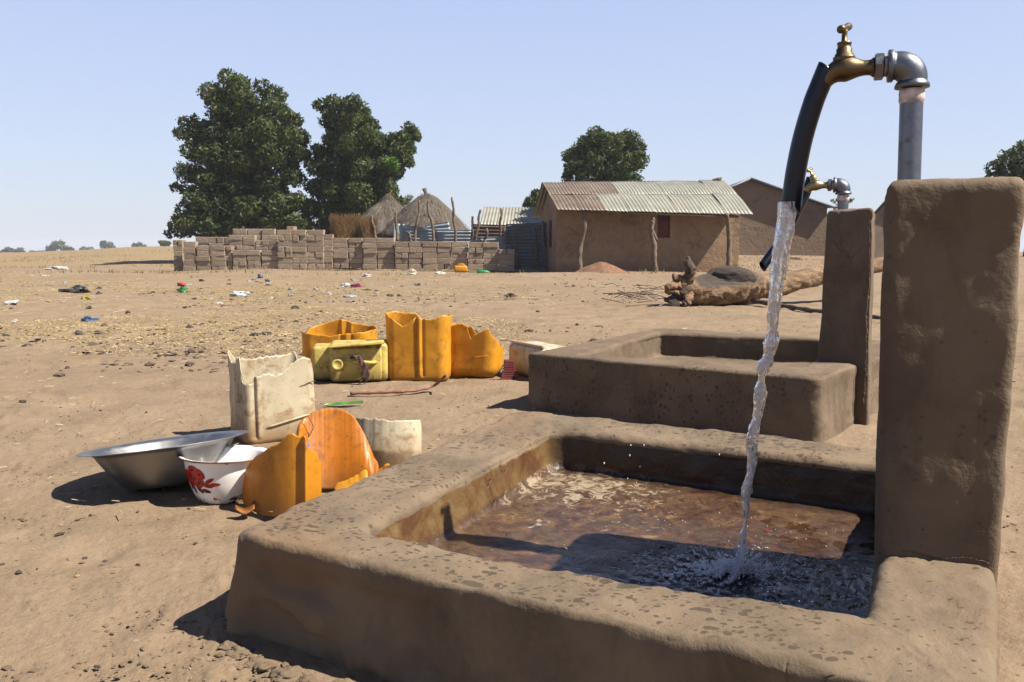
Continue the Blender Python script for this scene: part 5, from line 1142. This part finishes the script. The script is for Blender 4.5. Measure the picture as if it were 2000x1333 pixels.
fence('pale blue-grey corrugated iron fence on crooked poles in front of the thatched huts',
      [([(768, 472, 0), (790, 472, 0.1), (790, 438, 0.1), (768, 437, 0)], 'u', 'iron_blue'), ([(790, 475, 0), (850, 475, 0), (850, 447, 0), (790, 440, 0)], 'v', 'iron_blue'),
       ([(850, 475, .05), (921, 475, .05), (921, 449, .05), (850, 449, .05)], 'v', 'iron_blue'), ([(835, 450, .4), (880, 450, .4), (876, 433, .4), (830, 441, .4)], 'v', 'iron_blue')],
      [(811, 475, 818, 392), (847, 475, 836, 392), (889, 475, 882, 386), (776, 470, 774, 415), (735, 470, 727, 421), (806, 475, 795, 453)], 800, 31.5)
fence('dull patched corrugated iron fence with thin poles between the huts and the tan house',
      [([(918, 466, .2), (991, 466, .2), (991, 440, .2), (922, 438, .2)], 'v', 'iron_brown'), ([(918, 500, 0.1), (992, 500, 0.1), (992, 462, 0.1), (918, 466, 0.1)], 'v', 'iron_blue'),
       ([(988, 526, 0), (1082, 526, 0), (1082, 434, 0), (988, 438, 0)], 'v', 'iron_dull')],
      [(927, 470, 939, 410), (978, 462, 979, 408), (948, 475, 950, 447), (1010, 522, 1002, 450), (993, 474, 985, 446), (1050, 522, 1044, 446), (1066, 524, 1060, 432), (1078, 526, 1078, 430), (923, 470, 923, 423)], 1000, 30.2)
# ------------------------------------------------------------------ houses
def quadwall(name, P, mat, parent, thick=0.22, sub=1):
    o = mesh(name, P, [tuple(range(len(P)))], mat, parent, smooth=False); m = o.modifiers.new('s', 'SOLIDIFY'); m.thickness = thick; m.offset = -1; return o
def house1():
    root = thing('mud_house', 'long tan mud house with a part rusty iron roof and wooden porch poles', 'house', (0, 0, 0))
    Yf = 27.3; zt = D(1090, 412, 27).z
    A_ = D(1087, 530, Yf); B_ = D(1442, 525, Yf+0.4); C2 = Vector((B_.x+0.25, B_.y+4.4, 0)); D2 = Vector((A_.x-0.32, A_.y+4.4, 0)); zb = -0.15; ze = 2.02
    for p_ in (A_, B_, C2, D2): p_.z = zb
    up_ = lambda p_, z: Vector((p_.x, p_.y, z)); zr = D(1062, 362, 29.6).z
    # front wall with window opening
    W0, W1 = (D(1284, 465, Yf+.2), D(1310, 418, Yf+.2)); wx0, wx1, wz0, wz1 = W0.x, W1.x, W0.z, W1.z
    def fp(x, z): f = (x-A_.x)/(B_.x-A_.x); return Vector((x, A_.y+(B_.y-A_.y)*f, z))
    Q = []
    for x0, x1, z0, z1 in ((A_.x, wx0, zb, ze), (wx1, B_.x, zb, ze), (wx0, wx1, zb, wz0), (wx0, wx1, wz1, ze)): Q.append(([fp(x0, z0), fp(x1, z0), fp(x1, z1), fp(x0, z1)], [(0, 1, 2, 3)]))
    dp = Vector((0, .22, 0))
    fr = [fp(wx0, wz0), fp(wx1, wz0), fp(wx1, wz1), fp(wx0, wz1)]
    Q.append((fr+[p_+dp for p_ in fr], [(0, 4, 5, 1), (1, 5, 6, 2), (2, 6, 7, 3), (3, 7, 4, 0)]))
    V, F = join(*Q); mesh('front_wall', V, F, M['housewall'], root, smooth=False)
    gm = (A_+D2)/2; quadwall('gable_wall', [A_, up_(A_, ze), up_(gm, zr-0.12), up_(D2, ze), D2], M['housewall'], root)
    gm2 = (B_+C2)/2; quadwall('gable_wall', [B_, C2, up_(C2, ze), up_(gm2, zr-0.12), up_(B_, ze)], M['housewall'], root)
    quadwall('back_wall', [C2, D2, up_(D2, ze), up_(C2, ze)], M['housewall'], root)
    m = simple('red_shutter', (0.16, 0.035, 0.03), 0.7, 0, 0.3, 8)
    wp = [fp(wx0, wz0)+dp*.6, fp(wx1, wz0)+dp*.6, fp(wx1, wz1)+dp*.6, fp(wx0, wz1)+dp*.6]
    win = mesh('window', wp, [(0, 1, 2, 3)], m, root, smooth=False); solid(win, 0.04)
    for k in range(5):
        x = wx0+(wx1-wx0)*(k+.5)/5; mesh('shutter_slat', *box(fp(x, (wz0+wz1)/2)+dp*.45, (0.05, 0.03, (wz1-wz0)*.94)), m, win)
    gmm = D(1064, 425, 28.4); dr = mesh('side_opening', *box((A_.x-0.10-0.03, A_.y+1.6, 1.25), (0.06, 0.5, 0.9), R(4)), simple('dark_opening', (0.03, 0.02, 0.015), 0.9), root)
    # roof: rows and columns of sheets
    EL = D(1088, 409, 26.2); ER = D(1466, 419, 26.6); RL = D(1058, 357, 29.6); RR = D(1408, 353, 30.1)
    EL.z += .0
    cols = 8
    for j in range(cols):
        f0, f1 = j/cols, (j+1)/cols+0.012
        for rI, (v0, v1) in enumerate(((0, .53), (.5, 1.0))):
            def pt(f, v):
                p_ = EL.lerp(ER, f).lerp(RL.lerp(RR, f), v); p_.z += (0.25*v*(1-v)*(0.35+0.65*f) + 0.012*rI*0 - 0.010*(1-rI) + 0.008*(j % 2)); return p_
            c4 = [pt(f0, v0), pt(f1, v0), pt(f1, v1), pt(f0, v1)]
            rust = (j < 2) or (j == 2 and rI == 1)
            o = corr(c4[0], c4[1], c4[2], c4[3], 0.105, 0.013, M['iron_rust'] if rust else M['iron_white'], root, 'roof_sheet', 'u', 0.05*(0.35+0.65*f0), seed=j*2+rI, m=8)
            if rust: o['label'] = 'brown rusted roof sheet'
    BL = Vector((RL.x-0.25, RL.y+2.9, 1.95)); BR = Vector((RR.x+0.1, RR.y+2.9, 1.95))
    corr(RL, RR, BR, BL, 0.135, 0.022, M['iron_white'], root, 'rear_roof', 'u', 0)
    mesh('eave_beam', *sweep([EL+Vector((0.1, 0.3, -0.02)), ER+Vector((-0.3, 0.3, -0.06))], 0.045, 8), M['post'], root)
    for i, ((x0, y0), (x1, y1)) in enumerate((((1133, 531), (1142, 412)), ((1281, 536), (1277, 424)), ((1424, 528), (1420, 419)))):
        post(root, 'porch_post', D(x0, y0, 26.5), D(x1, y1, 26.5), 0.085, i+3, 0.11)
    mesh('forked_post', *sweep(spline([D(1283, 470, 26.45), D(1272, 445, 26.45), D(1275, 432, 26.4)], 8), 0.05, 8), M['post'], root)
    for k, (px, py) in enumerate(((1403, 351), (1397, 352))): 
        V, F = lump(D(px, py, 30.0), 0.10, k, (1.3, 1, .7), 2); mesh('roof_stone', V, F, M['bark'], root)
house1()
def gable_house(name_label, px0, px1, apex, eave, ybase, Yd, depth, wm, rm, over=0.25, dx=0.3):
    """gable end toward the viewer: apex (px,py), eave ((px,py),(px,py))"""
    root = thing('mud_house', name_label, 'house'); A_ = D(px0, ybase, Yd); B_ = D(px1, ybase, Yd); zb = min(A_.z, B_.z)-0.4; P = D(apex[0], apex[1], Yd); l, r = D(*eave[0], Yd), D(*eave[1], Yd)
    zl = l.z + (P.z-l.z)*(A_.x-l.x)/(P.x-l.x); zr_ = r.z+(P.z-r.z)*(B_.x-r.x)/(P.x-r.x)
    f = [Vector((A_.x, Yd, zb)), Vector((B_.x, Yd, zb)), Vector((B_.x, Yd, zr_-.05)), Vector((P.x, Yd, P.z-.05)), Vector((A_.x, Yd, zl-.05))]
    dv = Vector((dx, depth, 0)); n = 5; V = f+[p_+dv for p_ in f]; F = [(0, 1, 2, 3, 4), (9, 8, 7, 6, 5)]+[(i, i+5, (i+1) % 5+5, (i+1) % 5) for i in (0, 1, 4)]
    mesh('wall', V, F, wm, root, smooth=False)
    o = Vector((0, -over, 0)); dv2 = dv+Vector((0, over, 0)); 
    corr(P+o, P+dv2, r+dv2, r+o, 0.14, 0.02, rm, root, 'roof_slope', 'u', m=6); corr(P+dv2, P+o, l+o, l+dv2, 0.14, 0.02, rm, root, 'roof_slope', 'u', m=6)
    for e in (l, r): mesh('barge_board', *sweep([P+o+Vector((0, -.03, -.02)), e+o+Vector((0, -.03, -.02))], 0.05, 6), rm, root)
    return root
gable_house('brown mud house with its gable end facing, right behind the tan house', 1395, 1612, (1463, 349), ((1360, 395), (1627, 406)), 503, 38, 7, M['housewall2'], M['iron_dull'])
h = gable_house('dark roofed mud hut almost hidden between the two tap pillars', 1700, 1900, (1753, 362), ((1704, 416), (1920, 430)), 520, 33, 5, M['farwall'], simple('dark_weathered_roof', (0.07, 0.055, 0.05), 0.9, 0, 0.4, 4), dx=3.4)
def lowhouse():
    root = thing('iron_roof_house', 'low building with a pale corrugated roof behind the patched iron fence', 'house'); Yd = 41
    a_, b_, c_, d_ = D(937, 441, Yd), D(1075, 441, Yd), D(1075, 405, Yd+2.6), D(946, 405, Yd+2.6)
    corr(a_, b_, c_, d_, 0.16, 0.025, M['iron_white'], root, 'roof_sheet', 'u', m=6)
    e = D(1075, 445, Yd+5.2); corr(d_, c_, Vector((c_.x, Yd+5.2, a_.z)), Vector((d_.x, Yd+5.2, a_.z)), 0.16, 0.025, M['iron_white'], root, 'roof_sheet', 'u', m=6)
    x0, x1 = a_.x+.3, b_.x-.3; V, F = box(((x0+x1)/2, Yd+2.7, a_.z/2-.05), (x1-x0, 4.6, a_.z)); mesh('wall', V, F, M['farwall'], root, smooth=False)
lowhouse()
# heap of red soil by the porch
def heap():
    c_ = G(1205, 541, 0); n = 70; m = 24; V = []; k = 26.0/FPX
    for i in range(n):
        th = 2*math.pi*i/n
        for j in range(m): 
            f = j/(m-1); V.append((math.cos(th)*f*66*k, math.sin(th)*f*0.8, 0.36*(0.5+0.5*math.cos(math.pi*min(1, f)))-0.02))
    V = np.array(V); V[:, 2] += 0.03*fbm(V, 3, 4, 5); o = mesh('soil_heap', V, grid_faces(n, m, True), simple('red_soil', (0.19, 0.095, 0.055), 0.95, 0, 0.3, 5, 0.05)); o.location = (c_.x, 25.9, 0)
    tag(o, 'heap of reddish soil dumped between the porch poles of the tan house', 'soil heap')
    P = pts_in(900, 29, 38, 0.25, 0.46, 33, 1.0); scatter_lumps('red_rubble', P, 0.015+0.03*rng.random(len(P))**3, simple('red_rubble', (0.18, 0.095, 0.058), 0.95, 0, 0.3, 2), seed=9)
heap()
print('blocks', nblk)
# ------------------------------------------------------------------ dusty air
def haze():
    V, F = box((0, 0, 7.0), (2500, 2500, 18.4)); o = mesh('haze', V, F, None, smooth=False)
    m = bpy.data.materials.new('haze'); m.use_nodes = True; nt = m.node_tree; nt.nodes.remove(nt.nodes['Principled BSDF'])
    v = nt.nodes.new('ShaderNodeVolumePrincipled'); v.inputs['Color'].default_value = (0.80, 0.84, 0.95, 1); v.inputs['Density'].default_value = 0.0005
    nt.links.new(v.outputs[0], nt.nodes['Material Output'].inputs['Volume']); o.data.materials.append(m); tag(o, kind='stuff')
haze()
